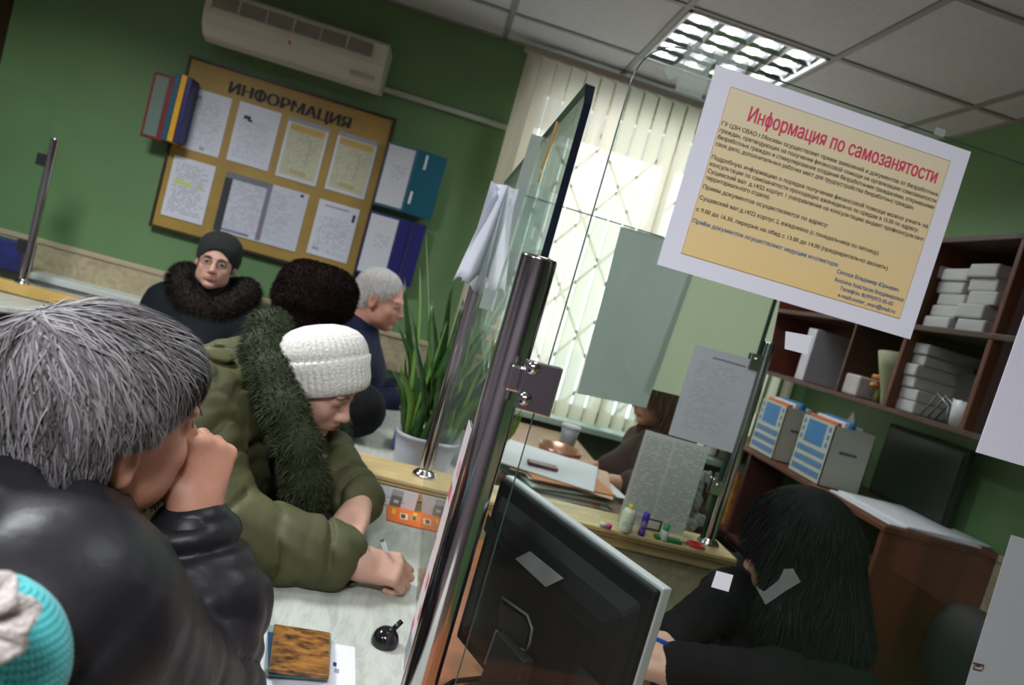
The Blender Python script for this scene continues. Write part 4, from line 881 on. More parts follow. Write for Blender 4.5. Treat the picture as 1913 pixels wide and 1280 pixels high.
# magazine holders
M_hold = mat('holder_card', (.50, .50, .44), .6); M_hblue = mat('holder_blue', (.02, .17, .42), .5)
for k, (y0, y1, hh, lab) in enumerate(((2.435, 2.66, .24, 'nearer blue patterned white magazine holder on the low cabinet'), (2.80, 3.02, .24, 'farther blue patterned white magazine holder on the low cabinet'))):
    xa, xb = 1.625, 1.80; t = thing('magazine_holder', lab, 'magazine holder', ((xa+xb)/2, (y0+y1)/2, cz), 'magazine holders')
    b = MB(); b.box((xa, y0, cz), (xb, y0+.004, cz+hh)); b.box((xa, y0, cz), (xa+.004, y1, cz+hh)); b.box((xa, y1-.004, cz), (xb, y1, cz+hh)); b.box((xb-.004, y0, cz), (xb, y1, cz+hh)); b.box((xa, y0, cz), (xb, y1, cz+.004)); b.obj('box_body', M_hold, t)
    b = MB(); L = y1-y0; f0 = xa-.0012
    def yy(u): return y1-u*L
    def rect(u0, u1, v0, v1): b.prism([(f0, yy(u0), cz+hh*v0), (f0, yy(u1), cz+hh*v0), (f0, yy(u1), cz+hh*v1), (f0, yy(u0), cz+hh*v1)], (.001, 0, 0))
    rect(.20, .78, .58, .96)
    for r_ in range(3):
        for c_i in range(11): rect(.08+.08*c_i, .08+.08*c_i+.058, .08+.165*r_, .08+.165*r_+.10)
    for r_ in range(3):
        for u0 in (.07, .86): rect(u0, u0+.06, .60+.13*r_, .60+.13*r_+.08)
    b.obj('blue_pattern', M_hblue, t)
    b = MB(); b.box((xa+.045, y0-.001, cz+.135), (xa+.12, y0, cz+.152)); b.obj('small_print', printmat('holder_print%d' % k, (.4, .38, .40), ink=(.02, .02, .05), rows=1.0, wx=30, m0=0, m1=1.3, z0=0, z1=1, dens=.9, strength=.9), t)
    for j in range(4):
        o = box('magazine', (xa+.012+.03*j, y0+.012, cz+.0055), (xa+.03+.03*j, y1-.02, cz+hh+.012+.008*((j*7) % 3)), [mat('mag_or', (.6, .12, .04), .5), M_white, M_hblue, M_white2][j], None, bevel=.001)
        tag(o, ['orange', 'white', 'blue', 'greyish'][j]+' magazine in the '+('nearer' if k == 0 else 'farther')+' holder', 'magazine', 'magazines in the holders')
o = MB().prism([(1.70, 2.50, cz+.256), (1.70, 2.44, cz+.256), (1.70, 2.47, cz+.31)], (.003, 0, 0)).obj('divider_card', M_grey, None); tag(o, 'grey pointed divider card sticking up from the nearer magazine holder', 'card')
bk_ = thing('black_panel', 'tall black framed panel leaning on the wall behind the nearer magazine holder', 'panel', (1.93, 2.35, cz))
P4 = [onplane(x, y, (1.99, 2.3, 1), np.array([1., 0, 0])) for x, y in ((1600, 912), (1674, 945), (1724, 822), (1645, 792))]
ya, yb = 2.16, 2.60
box('frame', (1.955, ya, cz+.001), (1.985, yb, cz+.30), M_black, bk_, bevel=.01); box('screen', (1.950, ya+.02, cz+.02), (1.955, yb-.02, cz+.28), mat('dark_glass', (.015, .016, .018), .3), bk_, bevel=0)
loose_z = cz+.0008
for i in range(2):
    a = (-.03, .06)[i]; ca, sa = math.cos(a), math.sin(a); R_ = np.array([[ca, -sa, 0], [sa, ca, 0], [0, 0, 1]])
    o = MB().box((-.15+.01*i, -.19, 0), (.19, .17, .005+.002*i), R_, (1.79+.03*i, 2.21, cz+.0008+.006*i)).obj('paper', M_white, None, bevel=.001); tag(o, ['lower', 'upper'][i]+' white sheet pad on the near end of the low cabinet', 'paper')
# ------------------------------------------------------------------ wall shelf on the right
sx = 1.70
sh = thing('wall_shelf', 'dark red open shelf unit on the right wall holding paper bundles', 'shelf', (1.87, 2.3, 1.31))
zb, zm, zt2 = 1.305, 1.615, 1.935
for nm, z in (('bottom_board', zb), ('shelf_board', zm), ('top_board', zt2)): box(nm, (sx, 1.2, z-.010), (2.035, 3.36, z+.010), M_redwood2, sh)
box('back_panel', (2.02, 1.2, zb), (2.035, 3.36, zt2), M_redwood, sh)
ydiv = [atX(1822, 720, sx)[1], atX(1668, 690, sx)[1], atX(1600, 640, sx)[1]]
yd = [3.34, atX(1690, 660, sx)[1]+.015, atX(1832, 700, sx)[1], 1.2]
for y in yd: box('divider', (sx+.003, y, zb), (2.02, y+.02, zt2), M_redwood, sh)
box('divider', (sx+.003, atX(1590, 640, sx)[1], zb), (2.02, atX(1590, 640, sx)[1]+.015, zm), M_redwood2, sh)
M_pap = mat('paper_bundle', (.56, .55, .56), .7, var=.10, nscale=3, stretch=(1, 1, 60))
def bundles(y0, y1, z0, n, hh, where, grp, x=sx+.03, jit=.012, ymin=None):
    z = z0+.0105
    for i in range(n):
        h_ = hh*random.uniform(.88, 1.1); j = random.uniform(-jit, jit)
        b = MB().box((x+random.uniform(0, .02), y0+j, z), (x+.22, y1+j, z+h_)); o = b.obj('paper_bundle', M_pap, None, bevel=.006)
        tag(o, '%s paper bundle of %s' % (['lowest', 'second lowest', 'third lowest', 'fourth lowest', 'fifth lowest', 'sixth lowest', 'seventh lowest'][i], where), 'paper bundle', grp); z += h_+.001
    return z
Yp = lambda x, y: atX(x, y, sx+.03)[1]
a0, a1, a2, a3 = Yp(1852, 560), Yp(1790, 555), Yp(1738, 545), Yp(1700, 545)
bundles(a0+.01, a1-.012, zm, 5, .046, 'the right pile on the middle shelf', 'paper bundles on the middle shelf')
bundles(a1+.002, a2-.012, zm, 5, .046, 'the centre pile on the middle shelf', 'paper bundles on the middle shelf')
bundles(a2+.002, a2+(a1-a0), zm, 5, .045, 'the left pile on the middle shelf', 'paper bundles on the middle shelf')
b0, b1 = Yp(1706, 720), Yp(1660, 715)
bundles(b0, b1-.01, zb, 6, .042, 'the leaning pile on the lowest shelf', 'paper bundles on the lowest shelf', jit=.02)
bundles(1.5, 1.72, zm, 4, .045, 'the pile at the near end of the middle shelf', 'paper bundles on the middle shelf')
bundles(1.45, 1.75, zb, 3, .045, 'the pile at the near end of the lowest shelf', 'paper bundles on the lowest shelf')
# lower shelf things
c = np.array([sx+.06, Yp(1783, 775), zb+.0105]); t = thing('cup', 'white plastic cup on the lowest shelf right of the bundles', 'cup', c)
MB().lathe([(0, 0), (.032, 0), (.040, .085), (.038, .085), (.030, .004), (0, .004)], c, 24).obj('wall', mat('white_plastic', (.68, .68, .72), .35), t, smooth=True)
t = thing('wire_rack', 'grey wire letter rack between the bundles and the white cup', 'rack', (sx+.1, c[1]+.12, zb+.01))
for i in range(5): MB().tube([(sx+.05+.03*i, c[1]+.05, zb+.013), (sx+.05+.03*i, c[1]+.06, zb+.07), (sx+.05+.03*i, c[1]+.12, zb+.10), (sx+.05+.03*i, c[1]+.17, zb+.013)], .003, 6).obj('wire', mat('wire_grey', (.35, .35, .38), .3, metal=.5), t, smooth=True)
box('backing', (sx+.19, c[1]+.03, zb+.0105), (sx+.2, c[1]+.22, zb+.2), M_grey, t)
y = Yp(1592, 722); o = box('box', (sx+.02, y-.05, zb+.0105), (sx+.14, y+.05, zb+.095), mat('pinkish_box', (.52, .46, .48), .6, var=.1, nscale=40), None, bevel=.008); tag(o, 'small rounded pinkish white box on the lowest shelf', 'box')
y = Yp(1508, 672); o = box('binder', (sx+.015, y-.035, zb+.0105), (sx+.25, y+.035, zb+.25), mat('binder_white', (.50, .48, .55), .5), None); tag(o, 'pale standing binder at the far end of the lowest shelf', 'binder')
c = np.array([sx+.07, Yp(1628, 735), zb+.0105]); t = thing('dried_bouquet', 'paper wrapped bouquet with orange flowers on the lowest shelf', 'bouquet', c)
MB().lathe([(.012, 0), (.02, .05), (.045, .14), (.06, .20), (.055, .20), (.04, .14), (0, .05)], c+np.array([0, -.03, 0]), 14, (0, .12, 1)).obj('wrapper', mat('wrap_paper', (.30, .30, .18), .6), t, smooth=True)
for i in range(7):
    a = c+np.array([random.uniform(-.03, .02), random.uniform(-.01, .05), .05+random.uniform(0, .07)]); S = SDF().ell(a, (.016, .016, .012)); S.disp = lambda P: .003*np.sin(P[:, 0]*300)*np.sin(P[:, 1]*300)
    sdf_obj('flower', S, .005, mat('flower_orange', (.55, .20, .03), .6), t, 1)
MB().tube([c+np.array([0, .02, 0]), c+np.array([0, .02, .06])], .012, 8).obj('stem', mat('stem_olive', (.25, .22, .06), .6), t, smooth=True)
# ------------------------------------------------------------------ plants on the counter beyond the partition
M_leaf = mat('leaf_green', (.035, .105, .022), .35, color2=(.015, .055, .012), nscale=30); M_leafy = mat('leaf_yellowish', (.10, .20, .03), .4)
def blade_leaf(parent, base, tip, width, bend, twist, m):
    base = np.array(base, float); tip = np.array(tip, float); d = tip-base; L = np.linalg.norm(d); d /= L
    s = np.cross(d, [math.cos(twist), math.sin(twist), .1]); s /= np.linalg.norm(s); n = np.cross(s, d); b = MB(); N = 9; V = []
    for i in range(N+1):
        t = i/N; w_ = width*(.45+.55*math.sin(min(1, t*1.6)*math.pi*.5))*(1-max(0, t-.55)/.45)**.8+.0006
        p = base+d*L*t+np.array(bend)*math.sin(t*math.pi*.5)**2*.5+s*.012*math.sin(t*6+twist)
        V += [p-s*w_, p+n*w_*.35, p+s*w_]
    b.add(V, [q for i in range(N) for q in ((i*3, i*3+1, i*3+4, i*3+3), (i*3+1, i*3+2, i*3+5, i*3+4))])
    o = b.obj('leaf', m, parent, smooth=True); md = o.modifiers.new('t', 'SOLIDIFY'); md.thickness = .0015
M_pot = mat('pot_pale', (.40, .40, .44), .4)
def pot(t, c, r, h):
    MB().lathe([(0, 0), (r*.78, 0), (r*.8, .004), (r*.93, h*.6), (r, h-.012), (r*1.05, h-.010), (r*1.05, h), (r*.96, h), (r*.9, h-.02), (0, h-.022)], c, 32).obj('pot', M_pot, t, smooth=True)
    MB().lathe([(r*.92, h-.022), (0, h-.016)], c, 24).obj('soil', mat('soil', (.03, .02, .015), .9), t)
for k, (c, r, h, tips, lab) in enumerate((
    ((.095, 2.06, .75), .072, .115, [(796, 440, 2.3), (760, 520, 2.25), (815, 560, 2.1), (745, 600, 2.2), (835, 600, 2.0), (775, 585, 2.15), (855, 520, 2.1), (870, 560, 2.05), (800, 640, 2.0), (760, 660, 2.05), (835, 680, 1.98), (745, 720, 2.05), (785, 500, 2.2), (825, 620, 2.1), (850, 640, 2.05)], 'snake plant with long dark leaves in a pale pot left of the partition pole'),
    ((.262, 2.10, .75), .068, .10, [(880, 520, 2.1), (905, 560, 2.05), (862, 600, 2.0), (925, 610, 2.1), (890, 640, 2.0), (915, 660, 2.0), (940, 640, 2.1), (870, 560, 2.15), (895, 600, 2.05)], 'snake plant in a pale pot behind the long glass screen'))):
    t = thing('snake_plant', lab, 'plant', c, 'potted snake plants'); pot(t, c, r, h)
    for i, (px, py, Y) in enumerate(tips):
        a = i*2.4; bs = (c[0]+.035*math.cos(a), c[1]+.035*math.sin(a), c[2]+h-.02); blade_leaf(t, bs, atY(px, py, Y), .013+.004*((i*7) % 3), (0, 0, 0), a, M_leaf if i % 4 else M_leafy)
    for i in range(10):
        a = i*.63; bs = np.array([c[0]+.03*math.cos(a), c[1]+.03*math.sin(a), c[2]+h-.02]); blade_leaf(t, bs, bs+np.array([.10*math.cos(a), .08*math.sin(a), .16+.03*(i % 4)]), .012, (0, 0, 0), a+1, M_leaf if i % 3 else M_leafy)
# small papers behind pots
o = box('leaflet_box', (.02, 2.24, .751), (.22, 2.36, .80), mat('bluewhite', (.5, .54, .6), .5, color2=(.02, .08, .30), nscale=9), None); o.name = 'box'; tag(o, 'blue and white flat box behind the plant pots', 'box')
# ------------------------------------------------------------------ black chair right
def office_chair(lab, cx, cy, face, top=.98, m=None):
    t = thing('office_chair', lab, 'chair', (cx, cy, 0)); m = m or mat('chair_black', (.012, .012, .013), .7)
    f = np.array([math.cos(face), math.sin(face), 0]); s = np.array([-f[1], f[0], 0]); c = np.array([cx, cy, 0.])
    S = SDF().ell(c+np.array([0, 0, .46]), (.23, .23, .045), k=.02); S.ell(c+np.array([0, 0, .44]), (.2, .2, .03)); sdf_obj('seat', S, .015, m, t)
    S = SDF()
    for z in np.linspace(.56, top-.06, 6): S.cap(c-f*.22+s*.15+np.array([0, 0, z]), c-f*.22-s*.15+np.array([0, 0, z]), .055, k=.08)
    sdf_obj('backrest', S, .014, m, t)
    MB().tube([c+np.array([0, 0, .05]), c+np.array([0, 0, .44])], .025, 12).obj('column', M_dark, t, smooth=True)
    MB().tube([c-f*.05+np.array([0, 0, .41]), c-f*.22+np.array([0, 0, .42]), c-f*.25+np.array([0, 0, .62])], .018, 8).obj('back_support', M_dark, t, smooth=True)
    for i in range(5):
        a = i*2*math.pi/5; e_ = c+np.array([.26*math.cos(a), .26*math.sin(a), .06])
        l = MB().tube([c+np.array([0, 0, .09]), e_], [.022, .015], 8).obj('leg', M_dark, t, smooth=True)
        MB().lathe([(.0, -.012), (.028, -.012), (.028, .012), (0, .012)], e_-np.array([0, 0, .032]), 12, (math.sin(a), -math.cos(a), 0)).obj('castor', M_dark, l)
    return t
def stool(lab, cx, cy, h=.44):
    t = thing('stool', lab, 'stool', (cx, cy, 0))
    MB().lathe([(0, h-.04), (.16, h-.04), (.175, h-.02), (.165, h), (0, h+.002)], (cx, cy, 0), 28).obj('seat', M_dark, t, smooth=True)
    for i in range(4):
        a = i*math.pi/2+.78; MB().tube([(cx+.12*math.cos(a), cy+.12*math.sin(a), h-.04), (cx+.17*math.cos(a), cy+.17*math.sin(a), 0)], .011, 8).obj('leg', M_chrome, t, smooth=True)
    return t
p = atY(1810, 1180, 1.75)
office_chair('empty black office chair before the right wall band', 1.70, 1.64, math.radians(200), top=.80)
# ------------------------------------------------------------------ people
M_skin = mat('skin', (.50, .26, .17), .5, var=.10, nscale=18, bump=.06, bscale=160, sss=.12)
M_skinf = mat('skin_fair', (.60, .34, .26), .5, var=.08, nscale=18, bump=.04, bscale=160, sss=.12)
M_skinr = mat('skin_ruddy', (.52, .25, .17), .5, var=.12, nscale=20, bump=.06, bscale=160, sss=.12)
M_eye = mat('eye_white', (.38, .34, .32), .3); M_iris = mat('iris_dark', (.03, .02, .015), .15)
M_lip = mat('lip', (.42, .13, .11), .45)
def head_sdf(S, c, R, s=1.0, female=False, mouth=True):
    c = np.array(c, float)
    def W(x, y, z): return c+R@(np.array([x, y, z])*s)
    def e(x, y, z, rx, ry, rz, k=.02, sub=False): S.ell(W(x, y, z), np.array([rx, ry, rz])*s, R, k*s, sub)
    e(0, -.015, .032, .076, .096, .087)
    e(0, .022, -.03, .062, .066, .080, .03)
    e(0, .028, -.068, .052, .056, .046, .03)
    e(0, .066, -.103, .022, .020, .017, .035)
    for q in (-1, 1):
        e(q*.036, .062, -.036, .024, .022, .022, .025); e(q*.026, .083, .017, .026, .012, .008, .018)
        e(q*.046, .03, -.075, .016, .03, .022, .03)
    for q in (-1, 1): e(q*.031, .098, -.004, .017, .016, .011, .012, True)
    for q in (-1, 1):
        e(q*.031, .0775, -.003, .0155, .0135, .0125, .006)
        S.cap(W(q*.018, .086, .003), W(q*.044, .078, .001), .0035*s, None, .006*s)
    S.cap(W(0, .084, .008), W(0, .106, -.034), .0085*s, .0115*s, .014*s)
    e(0, .108, -.037, .0115, .011, .010, .010)
    for q in (-1, 1): e(q*.0125, .098, -.041, .008, .010, .008, .008)
    for q in (-1, 1): e(q*.006, .105, -.049, .0035, .005, .003, .003, True)
    e(0, .079, -.066, .028, .018, .018, .02)
    e(0, .0965, -.064, .019, .006, .0048, .006); e(0, .0945, -.0745, .017, .0065, .0055, .006)
    e(0, .103, -.0690, .023, .008, .0016, .003, True)
    e(0, .090, -.088, .022, .008, .004, .012, True)
    for q in (-1, 1):
        e(q*.077, -.008, -.012, .010, .019, .031, .008); e(q*.080, -.006, -.036, .008, .010, .010, .006)
        e(q*.086, -.002, -.006, .006, .010, .017, .005, True)
        e(q*.0785, -.014, .004, .010, .010, .018, .004)
        e(q*.088, .000, -.008, .005, .008, .013, .004, True)
    return W
def eyes(parent, W, R, s=1.0, lips=True, brows=(.06, .04, .03), look=(0, 0)):
    for q in (-1, 1):
        MBs = MB(); c = W(q*.031, .0800, -.0035); ax = R@np.array([look[0], 1, look[1]]); ax /= np.linalg.norm(ax)
        r = .0118*s; MBs.lathe([(r*math.sin(a), r*math.cos(a)) for a in np.linspace(0, math.pi*.9, 10)][::-1], c, 16, ax)
        e_ = MBs.obj('eye', M_eye, parent, smooth=True)
        MB().lathe([(.0058*s, r*.90), (.005*s, r*.97), (0, r*1.02)], c, 14, ax).obj('iris', M_iris, e_, smooth=True)
        # lids and brow
        pts = [W(q*(.031+.0155*math.cos(t)), .0895-.004*abs(math.cos(t)), -.0025+.0062*math.sin(t)) for t in np.linspace(0, math.pi, 7)]
        MB().tube(pts, .0014*s, 6).obj('eyelid', MATS['skin_fair'], parent, smooth=True)
        pts = [W(q*x, .0965-.35*abs(x-.02)**1.3, z) for x, z in ((.012, .014), (.024, .0195), (.036, .0195), (.047, .013))]
        MB().tube(pts, [.0022*s, .003*s, .0026*s, .0010*s], 6).obj('eyebrow', mat('brow_%.2f' % brows[0], brows, .8), parent, smooth=True)
    if lips:
        MB().tube([W(x, .1005-.45*x*x/.02, z) for x, z in ((-.021, -.0685), (-.010, -.0648), (0, -.0655), (.010, -.0648), (.021, -.0685))], [.0012*s, .0032*s, .0034*s, .0032*s, .0012*s], 8).obj('upper_lip', M_lip, parent, smooth=True)
        MB().tube([W(x, .0990-.45*x*x/.02, z) for x, z in ((-.019, -.0700), (-.009, -.0738), (0, -.0745), (.009, -.0738), (.019, -.0700))], [.0012*s, .0036*s, .0042*s, .0036*s, .0012*s], 8).obj('lower_lip', M_lip, parent, smooth=True)
def hand_sdf(S, wr, d, n, side, curl=(.6, .6, .6, .6), s=1.0, thumb=(.5, .6), spread=.05, knuck=.9, tcurl=.4):
    """wrist, direction to the knuckles, back-of-hand normal, side=+1 thumb towards d x n"""
    wr = np.array(wr, float); d = np.array(d, float); d /= np.linalg.norm(d); n = np.array(n, float); n -= d*np.dot(n, d); n /= np.linalg.norm(n); a = np.cross(d, n)*side
    def P(x, y, z): return wr+(a*x+d*y+n*z)*s
    S.cap(P(0, -.05, 0), P(0, .02, 0), .026*s, .025*s, .02)
    offs = [.028, .009, -.011, -.029]; L = [(.044, .026, .020), (.048, .030, .021), (.045, .028, .020), (.035, .021, .018)]
    for i in range(4):
        b = P(offs[i], .088-.004*abs(i-1), 0.004-.002*abs(i-1.5)); S.cap(P(offs[i]*.55, .012, 0), b, .0155*s, .0110*s, .012)
        ang = 0; p = b; sp = (1.5-i)*spread
        for j, l in enumerate(L[i]):
            ang += curl[i]*(knuck if j == 0 else 1.15 if j == 1 else .8)
            q = d*math.cos(ang)-n*math.sin(ang)+a*sp*math.cos(ang); q /= np.linalg.norm(q); p2 = p+q*l*s
            r0 = (.0096, .0088, .0080)[j]*s; S.cap(p, p2, r0, r0*.9, .0035 if j else .006); p = p2
    S.ell(P(.0, .05, -.010), np.array([.034, .042, .013])*s, np.stack([a, d, n], 1), .015)
    t0 = P(.022, .018, -.006); t1 = t0+(a*thumb[0]+d*thumb[1]-n*.35)*.050*s; v = a*(thumb[0]-tcurl)+d*(thumb[1]+.25)-n*.30; v /= np.linalg.norm(v); t2 = t1+v*.032*s; v2 = v-a*tcurl*1.1; v2 /= np.linalg.norm(v2); t3 = t2+v2*.024*s
    S.cap(t0, t1, .0165*s, .0118*s, .016); S.cap(t1, t2, .0112*s, .0102*s, .006); S.cap(t2, t3, .0102*s, .0085*s, .004)
    return p
def limb(S, pts, rr, k=.03):
    for i in range(len(pts)-1): S.cap(pts[i], pts[i+1], rr[i], rr[i+1], k)
def along(P, pts):
    best = None; acc = 0
    for a, b in zip(pts[:-1], pts[1:]):
        a = np.array(a); b = np.array(b); ba = b-a; L = np.linalg.norm(ba); t = np.clip(((P-a)@ba)/(L*L), 0, 1); d = np.linalg.norm(P-a-t[:, None]*ba, axis=1); q = acc+t*L
        if best is None: best = (d, q)
        else: k = d < best[0]; best = (np.where(k, d, best[0]), np.where(k, q, best[1]))
        acc += L
    return best
def crease(q, per, wid, dep, P, seed=0):
    w_ = q+.014*np.sin(P[:, 0]*31+seed)+.012*np.sin(P[:, 1]*37+seed*2)+.010*np.sin(P[:, 2]*43+seed)
    f = np.abs((w_/per) % 1-.5)*per*1.0; m = .45+.55*np.sin(P[:, 0]*17+P[:, 2]*23+seed*3+w_/per*1.7)
    return dep*np.exp(-(f/wid)**2)*np.clip(m, .15, 1)
def wrinkle(freq=60, amp=.004, vec=(0, 0, 1), f2=30, seed=0):
    v = np.array(vec, float)
    def fn(P):
        q = P@v+.035*np.sin(P[:, 0]*f2+seed)+.03*np.sin(P[:, 1]*f2*1.3+seed*2)+.02*np.sin((P[:, 2]+P[:, 0])*f2*1.7)
        return -amp*(np.abs(np.sin(q*freq))**.7-.5)
    return fn
def trousers_and_shoes(t, hip, knees, feet, fdir, m, body_pts=None):
    S = SDF(); hip = np.array(hip, float); s = np.array([-fdir[1], fdir[0], 0.])
    S.ell(hip, (.17, .17, .12), k=.05)
    for q, k_, f_ in ((1, knees[0], feet[0]), (-1, knees[1], feet[1])):
        limb(S, [hip+s*q*.09, np.array(k_, float), np.array(f_, float)+np.array([0, 0, .09])], [.095, .065, .05])
    o = sdf_obj('trousers', S, .014, m, t, 1)
    for f_ in feet:
        f_ = np.array(f_, float); S = SDF().ell(f_+np.array([fdir[0]*.06, fdir[1]*.06, .035]), (.055, .055, .04), k=.04); S.cap(f_+np.array([0, 0, .045]), f_+np.array([fdir[0]*.15, fdir[1]*.15, .03]), .042, .034, .03)
        S.cap(f_+np.array([0, 0, .04]), f_+np.array([0, 0, .11]), .045, .045, .03)
        V, F = S.mesh(.010); V[:, 2] = np.maximum(V[:, 2], .001); mesh_obj('shoe', V, F, M_black, t, smooth=True)
def seat_fig(c, fd, hipz=.52, kn=.42, spread=.10):
    """hip, knees, feet of a sitting figure at floor position c facing fd"""
    fd = np.array([fd[0], fd[1], 0.]); fd /= np.linalg.norm(fd); s = np.array([-fd[1], fd[0], 0]); h = np.array([c[0], c[1], hipz])
    k = [h+fd*kn+s*q*spread+np.array([0, 0, -.02]) for q in (1, -1)]; f = [np.array([p[0], p[1], 0])+fd*.02 for p in k]
    return h, k, f, fd

# ======== 1. grey haired man in black leather
gc = np.array([-.303, .785, 1.098]); gR = frame((.67, .74, .13), -.15); gs = .96
g = thing('person', 'grey haired man in a black leather jacket resting his chin on his fist', 'person', (-.42, .60, 0))
S = SDF(); W = head_sdf(S, gc, gR, gs)
nb = np.array([-.335, .715, .965]); S.cap(W(0, -.035, -.05), nb, .056, .065, .03)
chin = W(0, .085, -.09)
fist = atY(385, 872, .865)
wr = np.array(atY(366, 958, .845))
kn_ = atY(388, 855, .862); d_ = (kn_-wr); 
HS = SDF(); hand_sdf(HS, wr, d_, (.66, -.60, .12), -1, (1.25, 1.25, 1.2, 1.2), .92, (.75, .55), .02, 1.0, .2)
el = atY(366, 1325, .79); HS.cap(wr-d_/np.linalg.norm(d_)*.02, el, .024, .034, .03)
body = SDF(); sh0 = np.array([-.245, .60, .965]); sh1 = np.array([-.50, .86, .955]); hip, kn, ft, fd = seat_fig((-.52, .55), (.75, .55), .50, .40)
body.cap(hip+np.array([0, 0, .08]), (sh0+sh1)/2-np.array([0, 0, .12]), .13, .14, .05); body.cap((sh0+sh1)/2-np.array([0, 0, .1]), nb, .11, .06, .06)
body.cap(sh0, sh1, .05, .05, .05); body.cap(sh0, el, .045, .038, .03); el2 = np.array([-.40, 1.0, .80]); body.cap(sh1, el2, .045, .038)
sdf_obj('body', S, .0028, M_skinr, g, 2, extra=[(HS, .0022), (body, .014)])
eyes(g, W, gR, gs, lips=False, brows=(.22, .21, .21))
# stubble beard
B = SDF(); B.ell(W(0, .058, -.098), (.034, .034, .024), gR, .02)
for q in (-1, 1): B.cap(W(q*.034, .052, -.080), W(q*.056, .018, -.070), .011, .006, .01)
B.ell(W(0, .090, -.055), (.024, .011, .007), gR, .01)
M_grayh = hairmat('grey_hair', (.045, .038, .040), (.30, .275, .285), .6)
fur('beard', B, .004, 2600, .010, M_grayh, g, lambda P, N: np.array([0, 0, -.6]), .0006, .5)
# hair volume and strands
HV = SDF(); HV.ell(W(0, -.018, .036), (.086, .106, .092), gR, .02); HV.ell(W(0, -.052, -.028), (.074, .062, .060), gR, .03)
for q in (-1, 1): HV.ell(W(q*.070, -.022, .006), (.018, .045, .040), gR, .02)
HV.ell(W(0, .060, .068), (.058, .030, .030), gR, .03)
def keepf(P): return P
V, F = HV.mesh(.004); V = smoothV(V, F, 2)
loc = (V-gc)@gR
hb = MB(); rng = np.random.RandomState(11)
A = V[F]; Nn = np.cross(A[:, 2]-A[:, 0], A[:, 3]-A[:, 1]); ar = np.linalg.norm(Nn, axis=1)+1e-12; Nn /= ar[:, None]
Fc = A.mean(1); fl = (Fc-gc)@gR
# which part of the cap carries hair
def hairy(l): 
    x, y, z = l[..., 0], l[..., 1], l[..., 2]
    front = (y > .055) & (z < .040); side = (np.abs(x) > .04) & (y > .012) & (z < .028-.3*(y-.012)*0); low = z < -.085; ear = (np.abs(x) > .050) & (y > -.036) & (z < .016)
    return ~(front | side | low | ear)
keepF = hairy(fl); capF = F[keepF]
crown = np.array([-.022, -.062, .118])
NS = 12000; ids = rng.choice(np.nonzero(keepF)[0], NS, p=ar[keepF]/ar[keepF].sum())
P = A[ids].mean(1)+rng.randn(NS, 3)*.0015; Pl = (P-gc)@gR
from mathutils.bvhtree import BVHTree
bvh = BVHTree.FromPolygons([tuple(v) for v in V.tolist()], [tuple(f) for f in F.tolist()])
SV = []; SF = []; down = gR.T@np.array([0, 0, -1.])
for i in range(NS):
    p = Pl[i].copy(); n = 9; L = (.055+.07*rng.rand()); step = L/n; lift = rng.rand()**2*.009; pts = []; wob = rng.randn(3)*.30; ph = rng.rand()*6
    for k in range(n+1):
        hit = bvh.find_nearest(tuple((gc+gR@p).tolist())); q = (np.array(hit[0])-gc)@gR.T.T if False else gR.T@(np.array(hit[0])-gc); nn = gR.T@np.array(hit[1])
        if np.dot(nn, q-np.array([0, -.015, .02])) < 0: nn = -nn
        t = k/n; p = q+nn*(.0012+lift*math.sin(t*2.2))
        pts.append(p.copy())
        v = (p-crown); v /= np.linalg.norm(v)+1e-6; up_ = max(0, nn[2])
        v = v*1.0+down*(.9-.5*up_)+np.array([0, .55*up_, 0])+wob+.25*np.array([math.sin(ph+k*.9), math.cos(ph+k*.7), 0])
        v -= nn*np.dot(v, nn); v /= np.linalg.norm(v)+1e-6; p = p+v*step
        if not hairy(p-np.array([0, .012, -.012])): break
    if len(pts) < 4: continue
    pts = np.array(pts); m_ = len(pts); T = np.gradient(pts, axis=0); sd = np.cross(T, pts-np.array([0, -.015, .02])); sd /= np.linalg.norm(sd, axis=1)[:, None]+1e-9
    w_ = (.00085*(1-np.linspace(0, 1, m_))**.5+.0002)[:, None]*(.7+.6*rng.rand()); o = len(SV)
    for a_, b_ in zip(pts-sd*w_, pts+sd*w_): SV.append(gc+gR@a_); SV.append(gc+gR@b_)
    for k in range(m_-1): SF.append((o+2*k, o+2*k+1, o+2*k+3, o+2*k+2))
SV = np.array(SV); o = len(V); Vin = V.copy()
HB = MB(); allV = np.concatenate([V, SV]); allF = capF.tolist()+(np.array(SF)+o).tolist()
mesh_obj('hair', allV, allF, M_grayh, g, smooth=True)
# leather jacket
M_leath = mat('black_leather', (.012, .011, .014), .42, bump=.08, bscale=60, spec=.26)
J = SDF(); sR = np.array([-.232, .585, .975]); eR = atY(356, 1325, .765); fm = atY(400, 1130, .82)
J.cap(hip+np.array([0, 0, .10]), (sh0+sh1)/2-np.array([0, 0, .10]), .20, .195, .08)
J.ell((sh0+sh1)/2+np.array([-.01, -.02, -.07]), (.20, .17, .17), frame((.66, .75, 0)), .06)
J.cap(sR, sh1, .098, .095, .07); J.cap(nb+np.array([-.03, -.02, -.06]), nb+np.array([-.02, -.015, .00]), .115, .085, .04)
J.cap(sR, eR, .100, .076, .04); J.cap(eR, fm, .072, .060, .03); J.cap(fm, wr-np.array([-.008, .0, .045]), .060, .052, .03); J.cap(wr-np.array([0, 0, .09]), wr-np.array([-.004, 0, .032]), .053, .048, .03)
J.cap(sh1, el2, .092, .07, .05); J.cap(el2, np.array([-.22, 1.05, .79]), .066, .05, .03)
J.cap(nb+np.array([.02, .03, .07]), nb+np.array([.0, .01, .02]), .066, .074, .01, True)
